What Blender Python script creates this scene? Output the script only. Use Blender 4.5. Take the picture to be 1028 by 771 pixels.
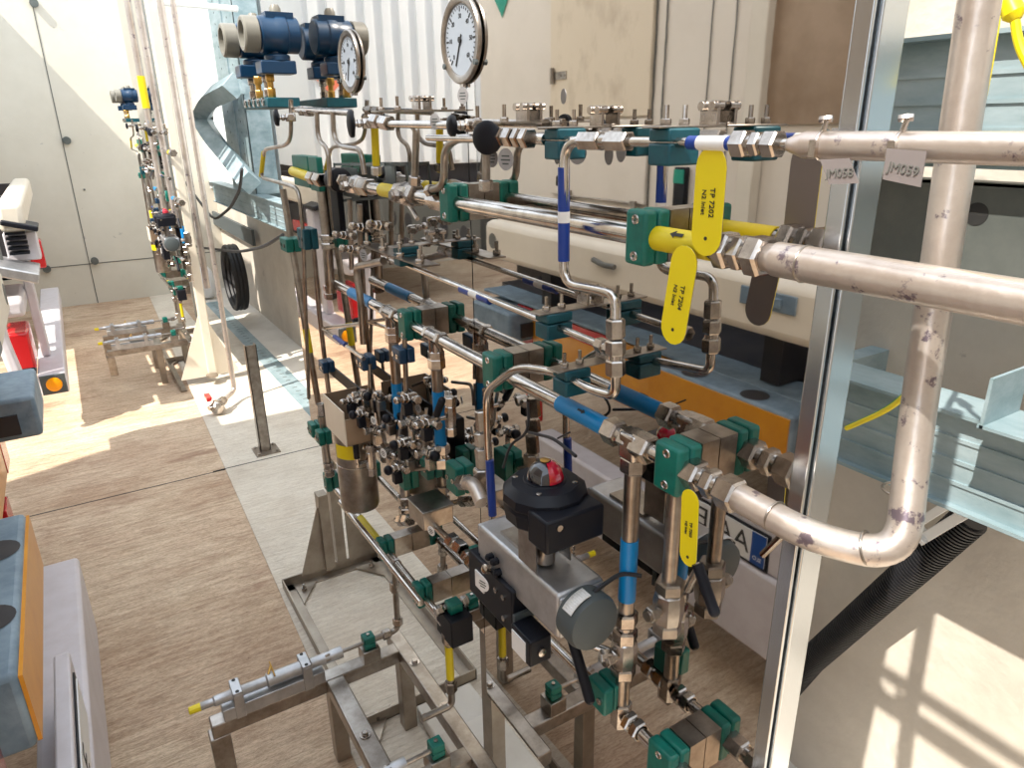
import bpy, math, random
from mathutils import Vector, Matrix
random.seed(7)
S = bpy.context.scene
for o in list(bpy.data.objects): bpy.data.objects.remove(o)
C = S.collection

# ------------------------------------------------------------------ camera
YAW, PIT, ROL, FPX = 0.549338798, 0.351809993, -0.0152367744, 712.66
CAM = Vector((0, 0, 1.6))
F = Vector((math.sin(YAW)*math.cos(PIT), math.cos(YAW)*math.cos(PIT), -math.sin(PIT)))
R0 = Vector((math.cos(YAW), -math.sin(YAW), 0)); U0 = R0.cross(F)
RR = math.cos(ROL)*R0 + math.sin(ROL)*U0; UU = -math.sin(ROL)*R0 + math.cos(ROL)*U0
cd = bpy.data.cameras.new('camera'); cam = bpy.data.objects.new('camera', cd); C.objects.link(cam)
m = Matrix((RR, UU, -F)).transposed().to_4x4(); m.translation = CAM; cam.matrix_world = m
cd.sensor_fit = 'HORIZONTAL'; cd.sensor_width = 36; cd.lens = FPX*36/1028; cd.clip_start = .02; cd.clip_end = 200
S.camera = cam

# ------------------------------------------------------------------ light
w = bpy.data.worlds.new('sky'); S.world = w; w.use_nodes = True
bg = w.node_tree.nodes['Background']; bg.inputs[0].default_value = (.80, .89, 1, 1); bg.inputs[1].default_value = 1.95
sd = bpy.data.lights.new('sun', 'SUN'); sd.energy = 7.5; sd.angle = math.radians(.6); sd.color = (1, .93, .82)
sun = bpy.data.objects.new('sun', sd); C.objects.link(sun)
sun.rotation_euler = Vector((1, .35, -1.4)).to_track_quat('-Z', 'Y').to_euler(); sun.location = (-5, -2, 8)
S.view_settings.view_transform = 'Standard'; S.view_settings.look = 'None'
S.view_settings.gamma = 1; S.view_settings.use_curve_mapping = False; S.view_settings.exposure = 0.16

XM = 0.807          # plane of the polished back panels
GZ = -0.5           # ground level
def ray(u, v): return (F + RR*((u-514)/FPX) + UU*((385.5-v)/FPX))
def at(u, v, X=None, Y=None, Z=None):
    d = ray(u, v)
    if X is not None: t = (X-CAM.x)/d.x
    elif Y is not None: t = (Y-CAM.y)/d.y
    else: t = (Z-CAM.z)/d.z
    return CAM + d*t
def vat(u, v, X):   # point of the lorry side, read through the polished panel; X = real X
    p = at(u, v, X=2*XM-X); return Vector((X, p.y, p.z))
V = Vector

# ------------------------------------------------------------------ materials
def mat(name, col, rough=.5, metal=0, noise=0, scale=8, bump=0, bscale=60, col2=None, stretch=(1,1,1), emit=0, spec=.5, coat=0, detail=6, ramp=(.35,.65), alpha=1):
    m = bpy.data.materials.new(name); m.use_nodes = True; nt = m.node_tree; b = nt.nodes['Principled BSDF']
    b.inputs['Base Color'].default_value = (*col, 1); b.inputs['Roughness'].default_value = rough
    b.inputs['Metallic'].default_value = metal; b.inputs['Specular IOR Level'].default_value = spec
    if coat: b.inputs['Coat Weight'].default_value = coat
    tc = nt.nodes.new('ShaderNodeNewGeometry'); mp = nt.nodes.new('ShaderNodeMapping'); mp.inputs['Scale'].default_value = stretch
    nt.links.new(tc.outputs['Position'], mp.inputs['Vector'])
    if col2 is not None:
        n = nt.nodes.new('ShaderNodeTexNoise'); n.inputs['Scale'].default_value = scale; n.inputs['Detail'].default_value = detail; n.inputs['Roughness'].default_value = .65
        r = nt.nodes.new('ShaderNodeValToRGB'); r.color_ramp.elements[0].position = ramp[0]; r.color_ramp.elements[1].position = ramp[1]
        r.color_ramp.elements[0].color = (*col, 1); r.color_ramp.elements[1].color = (*col2, 1)
        nt.links.new(mp.outputs[0], n.inputs['Vector']); nt.links.new(n.outputs['Fac'], r.inputs[0]); nt.links.new(r.outputs[0], b.inputs['Base Color'])
    if bump:
        n2 = nt.nodes.new('ShaderNodeTexNoise'); n2.inputs['Scale'].default_value = bscale; n2.inputs['Detail'].default_value = 4
        bp = nt.nodes.new('ShaderNodeBump'); bp.inputs['Strength'].default_value = bump; bp.inputs['Distance'].default_value = .01
        nt.links.new(mp.outputs[0], n2.inputs['Vector']); nt.links.new(n2.outputs['Fac'], bp.inputs['Height']); nt.links.new(bp.outputs[0], b.inputs['Normal'])
    return m
K = {}
K['steel'] = mat('tube_steel', (.46,.42,.38), .18, 1, col2=(.66,.62,.58), scale=25)
K['steel2'] = mat('brushed_steel', (.27,.235,.205), .30, 1, col2=(.44,.40,.36), scale=18)
K['pipe'] = mat('pickled_pipe', (.46,.39,.35), .34, .8, col2=(.66,.60,.55), scale=9, ramp=(.3,.7), bump=.12, bscale=40)
K['nut'] = mat('fitting_steel', (.34,.30,.27), .22, 1, col2=(.56,.52,.48), scale=30)
def stain(m, col, sc, lo, hi, st=(1,1,1)):
    nt = m.node_tree; b = nt.nodes['Principled BSDF']; src = b.inputs['Base Color'].links[0].from_socket
    g = nt.nodes.new('ShaderNodeNewGeometry'); mp = nt.nodes.new('ShaderNodeMapping'); mp.inputs['Scale'].default_value = st
    n = nt.nodes.new('ShaderNodeTexNoise'); n.inputs['Scale'].default_value = sc; n.inputs['Detail'].default_value = 5; n.inputs['Roughness'].default_value = .7
    r = nt.nodes.new('ShaderNodeValToRGB'); e = r.color_ramp.elements; e[0].position = lo; e[1].position = hi; e[0].color = (0,0,0,1); e[1].color = (1,1,1,1)
    x = nt.nodes.new('ShaderNodeMix'); x.data_type = 'RGBA'; x.inputs[7].default_value = (*col,1)
    nt.links.new(g.outputs['Position'], mp.inputs[0]); nt.links.new(mp.outputs[0], n.inputs['Vector']); nt.links.new(n.outputs['Fac'], r.inputs[0])
    nt.links.new(r.outputs[0], x.inputs[0]); nt.links.new(src, x.inputs[6]); nt.links.new(x.outputs[2], b.inputs['Base Color'])
stain(K['pipe'], (.20,.16,.19), 24, .60, .66)
K['alu'] = mat('aluminium', (.42,.42,.43), .42, .85, col2=(.55,.55,.56), scale=20)
K['frame'] = mat('frame_steel', (.27,.225,.185), .4, .8, col2=(.42,.37,.31), scale=5, bump=.05, bscale=30)
K['green'] = mat('green_clamp', (.0,.11,.085), .42, 0, col2=(.0,.16,.125), scale=30)
K['teal'] = mat('teal_clamp', (.0,.055,.08), .45, 0, col2=(.0,.085,.115), scale=30)
K['navy'] = mat('navy_clamp', (.01,.045,.10), .4)
K['blue'] = mat('royal_tape', (.006,.04,.27), .35)
K['cyan'] = mat('light_blue_tape', (.0,.22,.55), .38)
K['yellow'] = mat('yellow_plastic', (.86,.70,.005), .4)
K['ytape'] = mat('yellow_tape', (.72,.58,.01), .4)
K['black'] = mat('black_plastic', (.006,.007,.012), .42, spec=.25)
K['rubber'] = mat('black_rubber', (.012,.012,.015), .55)
K['ink'] = mat('black_ink', (.02,.02,.02), .6)
K['white'] = mat('white_label', (.80,.80,.80), .5)
K['dial'] = mat('dial_face', (.27,.31,.37), .35, coat=.3)
K['brass'] = mat('brass', (.62,.38,.10), .3, 1)
K['txblue'] = mat('blue_enamel', (.0,.03,.085), .35, coat=.2)
K['txgrey'] = mat('grey_enamel', (.20,.195,.17), .4)
K['grey'] = mat('grey_plastic', (.07,.085,.09), .55)
K['red'] = mat('red_lens', (.55,.01,.015), .25, coat=.5)
K['darkred'] = mat('dark_red_lens', (.22,.01,.015), .25, coat=.5)
K['amber'] = mat('amber_reflector', (.58,.22,.01), .35, coat=.3, col2=(.70,.30,.015), scale=6)
K['amberl'] = mat('amber_lens', (1,.36,.0), .3)
K['beige'] = mat('cream_paint', (.82,.74,.64), .45, col2=(.74,.66,.56), scale=3, ramp=(.45,.8))
K['beige2'] = mat('stained_cream_paint', (.80,.68,.52), .45, col2=(.48,.38,.27), scale=5, ramp=(.52,.85), stretch=(1,1,.6))
K['cream'] = mat('bumper_paint', (.80,.73,.62), .42, col2=(.74,.67,.56), scale=4)
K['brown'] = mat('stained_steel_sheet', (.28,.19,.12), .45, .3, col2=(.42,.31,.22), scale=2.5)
K['lorrywhite'] = mat('white_beam_paint', (.66,.63,.67), .4, col2=(.58,.54,.56), scale=10, ramp=(.4,.75))
K['bluegrey'] = mat('blue_grey_rubber', (.13,.19,.25), .5, col2=(.22,.30,.37), scale=14, bump=.2, bscale=30)
K['dark'] = mat('dark_chassis', (.018,.018,.025), .6, col2=(.04,.035,.035), scale=6)
K['chassis'] = mat('grey_chassis', (.12,.12,.11), .5)
K['galv'] = mat('galvanised', (.21,.30,.33), .48, .25, col2=(.37,.46,.50), scale=7, ramp=(.35,.65), bump=.06, bscale=25, stretch=(1,.5,1.6))
K['galvd'] = mat('dull_galvanised', (.09,.105,.10), .5, .3, col2=(.15,.16,.15), scale=4)
K['mirror'] = mat('polished_panel', (.62,.59,.56), .022, 1, col2=(.67,.64,.61), scale=1.5, bump=.018, bscale=3.2)
K['edge'] = mat('panel_edge', (.60,.64,.68), .22, 1, bump=.03, bscale=6)
K['placard'] = mat('green_placard', (.0,.30,.20), .5)
K['oplacard'] = mat('orange_placard', (.85,.22,.12), .5)
K['tagst'] = mat('engraved_tag', (.27,.24,.24), .5, .5)
K['discst'] = mat('disc_metal', (.40,.40,.43), .4, .6)
K['greenw'] = mat('green_insulation', (.05,.33,.03), .4)
K['euro'] = mat('euro_blue', (.01,.07,.30), .4)
K['glasscap'] = mat('dome_red', (.5,.01,.03), .12, coat=1)
K['glassblk'] = mat('dome_black', (.01,.01,.015), .1, coat=1)
K['wallr'] = mat('render_wall', (.50,.45,.39), .8, col2=(.62,.57,.50), scale=2.2, bump=.35, bscale=22)
K['wallf'] = mat('panel_wall', (.64,.60,.51), .75, col2=(.70,.66,.57), scale=1.6, bump=.05, bscale=10)
stain(K['wallf'], (.42,.40,.36), 7, .66, .72)
stain(K['wallr'], (.30,.27,.25), 6, .66, .74)
K['clad'] = mat('white_cladding', (.80,.83,.84), .5, col2=(.86,.87,.87), scale=2)
K['slab'] = mat('slab_concrete', (.64,.60,.54), .8, col2=(.74,.70,.64), scale=4, bump=.15, bscale=60)
def floor_mat(name,c0,c1,k=1):
    m = mat(name, c0, .85); nt = m.node_tree; b = nt.nodes['Principled BSDF']
    g = nt.nodes.new('ShaderNodeNewGeometry')
    def noise(sc, st, det=5, rot=0):
        mp = nt.nodes.new('ShaderNodeMapping'); mp.inputs['Scale'].default_value = st; mp.inputs['Rotation'].default_value = (0,0,rot)
        n = nt.nodes.new('ShaderNodeTexNoise'); n.inputs['Scale'].default_value = sc; n.inputs['Detail'].default_value = det; n.inputs['Roughness'].default_value = .7
        nt.links.new(g.outputs['Position'], mp.inputs[0]); nt.links.new(mp.outputs[0], n.inputs['Vector']); return n
    def ramp(n, a, c0, bb, c1):
        r = nt.nodes.new('ShaderNodeValToRGB'); e = r.color_ramp.elements; e[0].position = a; e[0].color = (*c0,1); e[1].position = bb; e[1].color = (*c1,1)
        nt.links.new(n.outputs['Fac'], r.inputs[0]); return r
    def mix(a, bb, f, t='MULTIPLY'):
        x = nt.nodes.new('ShaderNodeMix'); x.data_type = 'RGBA'; x.blend_type = t; x.inputs[0].default_value = f
        nt.links.new(a.outputs[0 if a.bl_idname != 'ShaderNodeMix' else 2], x.inputs[6]); nt.links.new(bb.outputs[0], x.inputs[7]); return x
    base = ramp(noise(1.1, (1,1,1)), .35, c0, .68, c1)
    strokes = ramp(noise(55, (.14,1.0,1), 7, .03), .38, (.50,.42,.36), .56, (1,1,1))
    fine = ramp(noise(150, (.3,1,1), 3, -.05), .34, (.60,.54,.50), .58, (1,1,1))
    pits = ramp(noise(70, (.7,1,1), 2), .27, (.34,.27,.24), .33, (1,1,1))
    blot = ramp(noise(1.7, (.6,1.1,1), 7), .34, (.60,.47,.38), .55, (1,1,1))
    x = mix(base, strokes, .55*k); x = mix(x, fine, .7*k); x = mix(x, pits, .6*k); x = mix(x, blot, .5*k)
    nt.links.new(x.outputs[2], b.inputs['Base Color'])
    bp = nt.nodes.new('ShaderNodeBump'); bp.inputs['Strength'].default_value = .5; bp.inputs['Distance'].default_value = .01
    nt.links.new(strokes.outputs[0], bp.inputs['Height']); nt.links.new(bp.outputs[0], b.inputs['Normal'])
    return m
K['floor'] = floor_mat('brushed_concrete',(.66,.49,.35),(.84,.69,.51))
stain(K['floor'], (.30,.17,.11), 1.3, .58, .72, (.7,1.6,1))
K['slab2'] = floor_mat('smooth_pour',(.70,.63,.53),(.86,.80,.69),.45)

# ------------------------------------------------------------------ mesh builder
SEP = {'end_plate','case_x','stud','screw','cap_screw','stop_screw','lid_screw','port_plug','buffer_recess','lightening_hole','panel_seam','anchor_bolt','cross_beam','end_bracket','gusset','bezel_screw','saddle_screw','side_beam','rail_bracket','back_rail','louvre','angle_rail','blocks','wall_fixing','beam_bracket','clamp_half','side_guard','bolt','cable','side_port','tube','slots_'}
class MB:
    def __init__(s): s.v = []; s.f = []
    def add(s, vs, fs):
        n = len(s.v); s.v += [V(p) for p in vs]; s.f += [[i+n for i in f] for f in fs]; return s
    def box(s, a, b):
        x0,x1 = sorted((a[0],b[0])); y0,y1 = sorted((a[1],b[1])); z0,z1 = sorted((a[2],b[2]))
        return s.add([(x0,y0,z0),(x1,y0,z0),(x1,y1,z0),(x0,y1,z0),(x0,y0,z1),(x1,y0,z1),(x1,y1,z1),(x0,y1,z1)],
                     [(0,3,2,1),(4,5,6,7),(0,1,5,4),(1,2,6,5),(2,3,7,6),(3,0,4,7)])
    def obox(s, c, ax, ay, az, h):   # oriented box, half sizes h
        c = V(c); ax,ay,az = V(ax).normalized(), V(ay).normalized(), V(az).normalized()
        vs = [c+ax*h[0]*i+ay*h[1]*j+az*h[2]*k for k in (-1,1) for i,j in ((-1,-1),(1,-1),(1,1),(-1,1))]
        return s.add(vs, [(0,3,2,1),(4,5,6,7),(0,1,5,4),(1,2,6,5),(2,3,7,6),(3,0,4,7)])
    def lathe(s, o, ax, prof, n=20, cap=True, rot=0):
        o = V(o); ax = V(ax).normalized(); t = V((0,0,1)) if abs(ax.z) < .9 else V((1,0,0))
        e1 = ax.cross(t).normalized(); e2 = ax.cross(e1)
        vs = []; fs = []
        for (d, r) in prof:
            for k in range(n):
                a = 2*math.pi*k/n + rot; vs.append(o + ax*d + e1*(r*math.cos(a)) + e2*(r*math.sin(a)))
        for i in range(len(prof)-1):
            for k in range(n):
                fs.append((i*n+k, i*n+(k+1)%n, (i+1)*n+(k+1)%n, (i+1)*n+k))
        if cap: fs.append(list(range(n))[::-1]); fs.append([(len(prof)-1)*n+k for k in range(n)])
        return s.add(vs, fs)
    def cyl(s, a, b, r, n=16, r2=None):
        a = V(a); b = V(b); return s.lathe(a, b-a, [(0,r),((b-a).length, r if r2 is None else r2)], n)
    def hex(s, a, b, r):
        a = V(a); b = V(b); L = (b-a).length; c = min(L*.18, r*.16)
        return s.lathe(a, b-a, [(0,r*.88),(c,r),(L-c,r),(L,r*.88)], 6)
    def tube(s, pts, r, n=14, bend=.03, seg=6, cap=True):
        pts = [V(p) for p in pts]; P = [pts[0]]
        for i in range(1, len(pts)-1):
            a,b,c = pts[i-1],pts[i],pts[i+1]; d1 = (a-b); d2 = (c-b); L = min(bend, d1.length*.48, d2.length*.48)
            p0 = b+d1.normalized()*L; p1 = b+d2.normalized()*L
            for k in range(seg+1):
                t = k/seg; P.append(p0*(1-t)**2 + b*2*t*(1-t) + p1*t*t)
        P.append(pts[-1]); rings = []; prev = None
        for i,p in enumerate(P):
            d = (P[min(i+1,len(P)-1)]-P[max(i-1,0)]).normalized()
            if prev is None:
                t = V((0,0,1)) if abs(d.z)<.9 else V((1,0,0)); e1 = d.cross(t).normalized()
            else: e1 = (prev - d*prev.dot(d)).normalized()
            prev = e1; e2 = d.cross(e1)
            rr = r if not callable(r) else r(i)
            rings.append([p+e1*rr*math.cos(2*math.pi*k/n)+e2*rr*math.sin(2*math.pi*k/n) for k in range(n)])
        vs = [q for g in rings for q in g]; fs = []
        for i in range(len(rings)-1):
            for k in range(n): fs.append((i*n+k, i*n+(k+1)%n, (i+1)*n+(k+1)%n, (i+1)*n+k))
        if cap: fs.append(list(range(n))[::-1]); fs.append([(len(rings)-1)*n+k for k in range(n)])
        return s.add(vs, fs)
    def prism(s, poly, ext):   # polygon (3-D points) extruded by vector
        n = len(poly); ext = V(ext); vs = [V(p) for p in poly] + [V(p)+ext for p in poly]
        return s.add(vs, [list(range(n))[::-1], [n+i for i in range(n)]] + [(i,(i+1)%n,n+(i+1)%n,n+i) for i in range(n)])
    def sphere(s, c, r, n=16, half=None, ax=(0,0,1)):
        prof = [(r*math.sin(a), max(r*math.cos(a), r*.02)) for a in [math.pi*(k/8-.5) for k in range(9)] if half is None or a >= half]
        return s.lathe(c, ax, prof, n)
    def ring(s, c, ax, R, r, n=24, m=8):
        ax = V(ax).normalized(); t = V((0,0,1)) if abs(ax.z)<.9 else V((1,0,0)); e1 = ax.cross(t).normalized(); e2 = ax.cross(e1); vs=[]; fs=[]
        for i in range(n):
            a = 2*math.pi*i/n; d = e1*math.cos(a)+e2*math.sin(a)
            for j in range(m):
                b = 2*math.pi*j/m; vs.append(V(c)+d*(R+r*math.cos(b))+ax*(r*math.sin(b)))
        for i in range(n):
            for j in range(m): fs.append((i*m+j, ((i+1)%n)*m+j, ((i+1)%n)*m+(j+1)%m, i*m+(j+1)%m))
        return s.add(vs, fs)
    def groups(s):
        n = len(s.v); par = list(range(n))
        def fd(i):
            while par[i] != i: par[i] = par[par[i]]; i = par[i]
            return i
        for f in s.f:
            for i in f[1:]: par[fd(i)] = fd(f[0])
        comp = {}
        for i in range(n): comp.setdefault(fd(i), []).append(i)
        bbs = [[set(c), [min(s.v[i][k] for i in c)-.0008 for k in range(3)], [max(s.v[i][k] for i in c)+.0008 for k in range(3)]] for c in comp.values()]
        ch = True
        while ch:
            ch = False
            for a in range(len(bbs)):
                for b in range(a+1, len(bbs)):
                    A, B = bbs[a], bbs[b]
                    if all(A[1][k] <= B[2][k] and B[1][k] <= A[2][k] for k in range(3)):
                        A[0] |= B[0]; A[1] = [min(A[1][k],B[1][k]) for k in range(3)]; A[2] = [max(A[2][k],B[2][k]) for k in range(3)]
                        bbs.pop(b); ch = True; break
                if ch: break
        out = []
        for c,_,_ in bbs:
            idx = sorted(c); mp = {q:i for i,q in enumerate(idx)}; m = MB(); m.v = [s.v[i] for i in idx]; m.f = [[mp[i] for i in f] for f in s.f if f[0] in c]; out.append(m)
        return out
    def build(s, name, material, parent=None, bevel=0, angle=35, **props):
        if parent is not None and name in SEP:
            gs = s.groups()
            if len(gs) > 1:
                return [g.build1(name, material, parent, bevel, angle, **props) for g in gs][-1]
        return s.build1(name, material, parent, bevel, angle, **props)
    def build1(s, name, material, parent=None, bevel=0, angle=35, **props):
        me = bpy.data.meshes.new(name)
        org = V((0,0,0))
        if parent is not None: org = wloc(parent)
        elif s.v:
            xs = [p.x for p in s.v]; ys = [p.y for p in s.v]; zs = [p.z for p in s.v]
            org = V(((min(xs)+max(xs))/2, (min(ys)+max(ys))/2, min(zs)))
        me.from_pydata([tuple(p-org) for p in s.v], [], s.f)
        for p in me.polygons: p.use_smooth = True
        me.set_sharp_from_angle(angle=math.radians(angle)); me.update()
        me.materials.append(K[material] if isinstance(material, str) else material)
        o = bpy.data.objects.new(name, me); C.objects.link(o)
        if parent is not None: o.parent = parent
        else: o.location = org
        if bevel:
            b = o.modifiers.new('bevel', 'BEVEL'); b.width = bevel; b.segments = 2; b.limit_method = 'ANGLE'; b.angle_limit = math.radians(40)
        for k, vv in props.items(): o[k] = vv
        return o
def wloc(o):
    l = V(o.location); p = o.parent
    while p is not None: l += V(p.location); p = p.parent
    return l
def T(name, label, cat, loc, group=None, station=False):
    o = bpy.data.objects.new(name, None); C.objects.link(o); o.location = loc; o.empty_display_size = .02
    return tag(o, label, cat, group, station)
STATION = []
def tag(o, label, cat, group=None, station=False):
    o['label'] = label; o['category'] = cat
    if group: o['group'] = group
    if station: STATION.append(o)
    return o
def struct(o): o['kind'] = 'structure'; return o
def text(body, size, origin, right, up, parent, material='ink', name='lettering', depth=.0004):
    cu = bpy.data.curves.new(name, 'FONT'); cu.body = body; cu.size = size; cu.extrude = depth; cu.align_x = 'CENTER'; cu.align_y = 'CENTER'
    tmp = bpy.data.objects.new(name, cu); C.objects.link(tmp)
    dg = bpy.context.evaluated_depsgraph_get(); me = bpy.data.meshes.new_from_object(tmp.evaluated_get(dg))
    bpy.data.objects.remove(tmp)
    right = V(right).normalized(); up = V(up).normalized(); nn = right.cross(up); up = nn.cross(right)
    M4 = Matrix((right, up, nn)).transposed().to_4x4(); M4.translation = V(origin) - wloc(parent)
    me.transform(M4); me.materials.clear(); me.materials.append(K[material])
    o = bpy.data.objects.new(name, me); C.objects.link(o); o.parent = parent; return o

X_, Y_, Z_ = V((1,0,0)), V((0,1,0)), V((0,0,1))
# ================================================================== THE SETTING
struct(MB().box((-9,-3,GZ-.1),(1.3,10.5,GZ)).build('floor','floor'))
# smoother pour of concrete next to the rack, with saw cuts
for k,(a,b) in enumerate(((-3,4.545),(4.555,10.46))):
    y0,y1 = a,b; xe = lambda y: .36+.05*(y+3)*.6 if False else (.44+.03*y)
    p = [(xe(y0),y0,GZ-.1),(1.35,y0,GZ-.1),(1.35,y1,GZ-.1),(xe(y1),y1,GZ-.1)]
    struct(MB().prism([V(q) for q in p],(0,0,.106)).build('floor' ,'slab2'))
struct(MB().box((1.35,-3,GZ-.1),(1.78,10.5,GZ+.002)).build('floor','slab'))
struct(MB().box((-9,4.545,GZ-.001),(.52,4.553,GZ+.0015)).build('trim_1','ink'))
struct(MB().box((.5,4.545,GZ),(1.35,4.553,GZ+.0075)).build('trim_1','ink'))
struct(MB().box((-9,10.46,GZ),(3,10.7,3.9)).build('wall_far','wallf'))
b = MB()
b.box((-.014,10.455,GZ),(-.004,10.46,3.9)); b.box((-9,10.455,.0),(3,10.46,.010)); 
for z in (.9,): b.box((.10,10.45,z),(.12,10.46,z+.02))
o = b.build('trim_2','chassis'); o.location.x += .16; struct(o)
for (u,v) in ((34,3),(133,12),(67,141),(95,262),(47,270)):
    p = at(u,v,Y=10.44); tag(MB().lathe(p,(0,1,0),[(-.03,.02),(-.03,.045),(.02,.045)],14).build('anchor_socket','galvd'),
        {34:'dark round anchor socket highest on the far wall joint',133:'small dark anchor socket high on the far wall near the white pipes',67:'bright ringed anchor socket halfway up the far wall joint',95:'dark anchor socket where the far wall joints cross',47:'dark anchor socket at the left of the low far wall joint'}[u],'socket')
# right-hand wall: render near the camera, white corrugated sheets further away
struct(MB().box((1.78,-3,GZ),(2.0,4.2,3.6)).build('wall_right','wallr'))  # near part made taller to block more sky light
struct(MB().box((1.78,4.2,GZ),(2.0,10.46,2.2)).build('wall_right','wallr'))
struct(MB().box((-3.2,-2.2,GZ),(2.0,-2.0,3.8)).build('wall_sky_blocker','wallr'))  # unseen wall added behind the camera to cut sky light on the rack
b = MB(); y = 4.2; prof = []
while y < 10.4:
    prof += [(1.775,y),(1.775,y+.16),(1.73,y+.19),(1.73,y+.27),(1.775,y+.30)]; y += .30
vs = [(x,yy,.85) for x,yy in prof]+[(x,yy,3.6) for x,yy in prof]; n = len(prof)
b.add(vs,[(i,i+1,n+i+1,n+i) for i in range(n-1)])
struct(b.build('trim_3','clad', angle=20))
# white corrugated building across the yard, seen in the panel between the lorries
b = MB(); y = -2; prof = []
while y < 22:
    prof += [(-5.2,y),(-5.2,y+.5),(-5.12,y+.58),(-5.12,y+.9),(-5.2,y+.98)]; y += .98
vs = [(x,yy,GZ) for x,yy in prof]+[(x,yy,4.6) for x,yy in prof]; n = len(prof)
b.add(vs,[(i,i+1,n+i+1,n+i) for i in range(n-1)])
struct(b.build('wall_left','clad', angle=20))

# ================================================================== POLISHED BACK PANELS
t = T('back_panel','tall polished stainless steel back panel behind the pipework',  'panel',(XM,1.8,0),station=True)
MB().box((XM,.555,-.02),(XM+.012,1.49,2.75)).build('sheet','mirror',t)
MB().box((XM,1.494,.2),(XM+.012,3.15,2.75)).build('sheet','mirror',t)
b = MB().box((XM-.004,.535,-.02),(XM+.002,.56,2.75)); b.box((XM+.006,.530,-.02),(XM+.055,.548,2.75)); b.build('edge_flange','edge',t,bevel=.002)
b = MB().box((XM+.013,.56,2.4),(XM+.05,3.13,2.45)); b.box((XM+.013,1.2,.3),(XM+.05,3.13,.35)); b.build('back_rail','frame',t)
for y in (1.52,3.05):
    b = MB().box((XM+.014,y-.03,GZ+(.101 if y<2 else .06)),(XM+.06,y+.03,2.7))
    p = b.build('post','frame',t)
    if y > 2: MB().prism([V((.64,y-.035,GZ+.06)),V((.8,y-.035,GZ+.06)),V((.8,y-.035,-.1)),V((.75,y-.035,-.1))],(0,.008,0)).prism([V((.88,y-.035,GZ+.06)),V((1.03,y-.035,GZ+.06)),V((.90,y-.035,-.1)),V((.88,y-.035,-.1))],(0,.008,0)).build('gusset','frame',p); MB().box((.755,y-.06,GZ+.06),(.80,y-.0,-.03)).build('support_leg','frame',t)
# base frame on the floor
t = T('base_frame','stainless angle-steel base frame bolted to the concrete','frame',(.6,2,GZ),station=True)
zb = GZ+.006
b = MB()
for (a,c) in (((.55,1.1),(.60,3.05)),((1.0,2.02),(1.05,3.05)),((.55,3.0),(1.05,3.05)),((.55,2.02),(1.05,2.06))):
    b.box((a[0],a[1],zb),(c[0],c[1],zb+.006))
b.box((.55,1.1,zb),(.556,3.05,zb+.05)); b.box((1.044,2.02,zb),(1.05,3.05,zb+.05)); b.box((.55,3.044,zb),(1.05,3.05,zb+.05)); b.box((.55,2.02,zb),(1.05,2.026,zb+.05))
b.build('angle_rail','frame',t)
for (x,y) in ((.6,3.0),(.6,2.07),(1.0,3.0)):
    sx = 1 if x<.8 else -1
    p = MB().prism([V((x,y,zb+.008)),V((x+.10*sx,y,zb+.008)),V((x,y-.14,zb+.008))],(0,0,.006)).build('corner_plate','frame',t)
    MB().hex((x+.03*sx,y-.04,zb+.014),(x+.03*sx,y-.04,zb+.03),.013).cyl((x+.03*sx,y-.04,zb+.03),(x+.03*sx,y-.04,zb+.045),.006,8).build('anchor_bolt','nut',p)

# ================================================================== PIPE PARTS
def coupling(p0, p1, r, parent, name='coupling', m='nut', k=3):
    """a compression union: hexagon nuts with short necks between p0 and p1"""
    p0, p1 = V(p0), V(p1); d = p1-p0; b = MB()
    if k == 3: segs = ((0,.30,1.0),(.38,.58,.92),(.66,1,1.05))
    elif k == 2: segs = ((0,.42,1.0),(.55,1,1.0))
    else: segs = ((0,1,1.0),)
    b.cyl(p0, p1, r*.72, 16)
    for a,c,s in segs: b.hex(p0+d*a, p0+d*c, r*s)
    return b.build(name, m, parent, angle=30)
def tee(c, along, down, r, L, D, parent, name='tee'):
    c = V(c); a = V(along).normalized(); dn = V(down).normalized(); b = MB()
    b.cyl(c-a*L*.6, c+a*L*.6, r*1.15, 16); b.hex(c-a*L, c-a*L*.55, r*1.32); b.hex(c+a*L*.55, c+a*L, r*1.32)
    b.cyl(c, c+dn*D, r*1.15, 16); b.hex(c+dn*D*.7, c+dn*(D+.012), r*1.32)
    return b.build(name,'nut',parent, angle=30)
def sleeve(p0, p1, r, mat_, parent, name='tape_band', mark=None):
    o = MB().cyl(p0, p1, r, 20).build(name, mat_, parent)
    return o
def arrow(p, d, nrm, L, parent, m='ink', name='arrow_mark'):
    d = V(d).normalized(); nrm = V(nrm).normalized(); s = d.cross(nrm); p = V(p)
    pts = [(-.5,.18),(.1,.18),(.1,.42),(.5,0),(.1,-.42),(.1,-.18),(-.5,-.18)]
    return MB().prism([p+d*L*a+s*L*.55*q for a,q in pts], nrm*.0006).build(name,m,parent)
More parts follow.
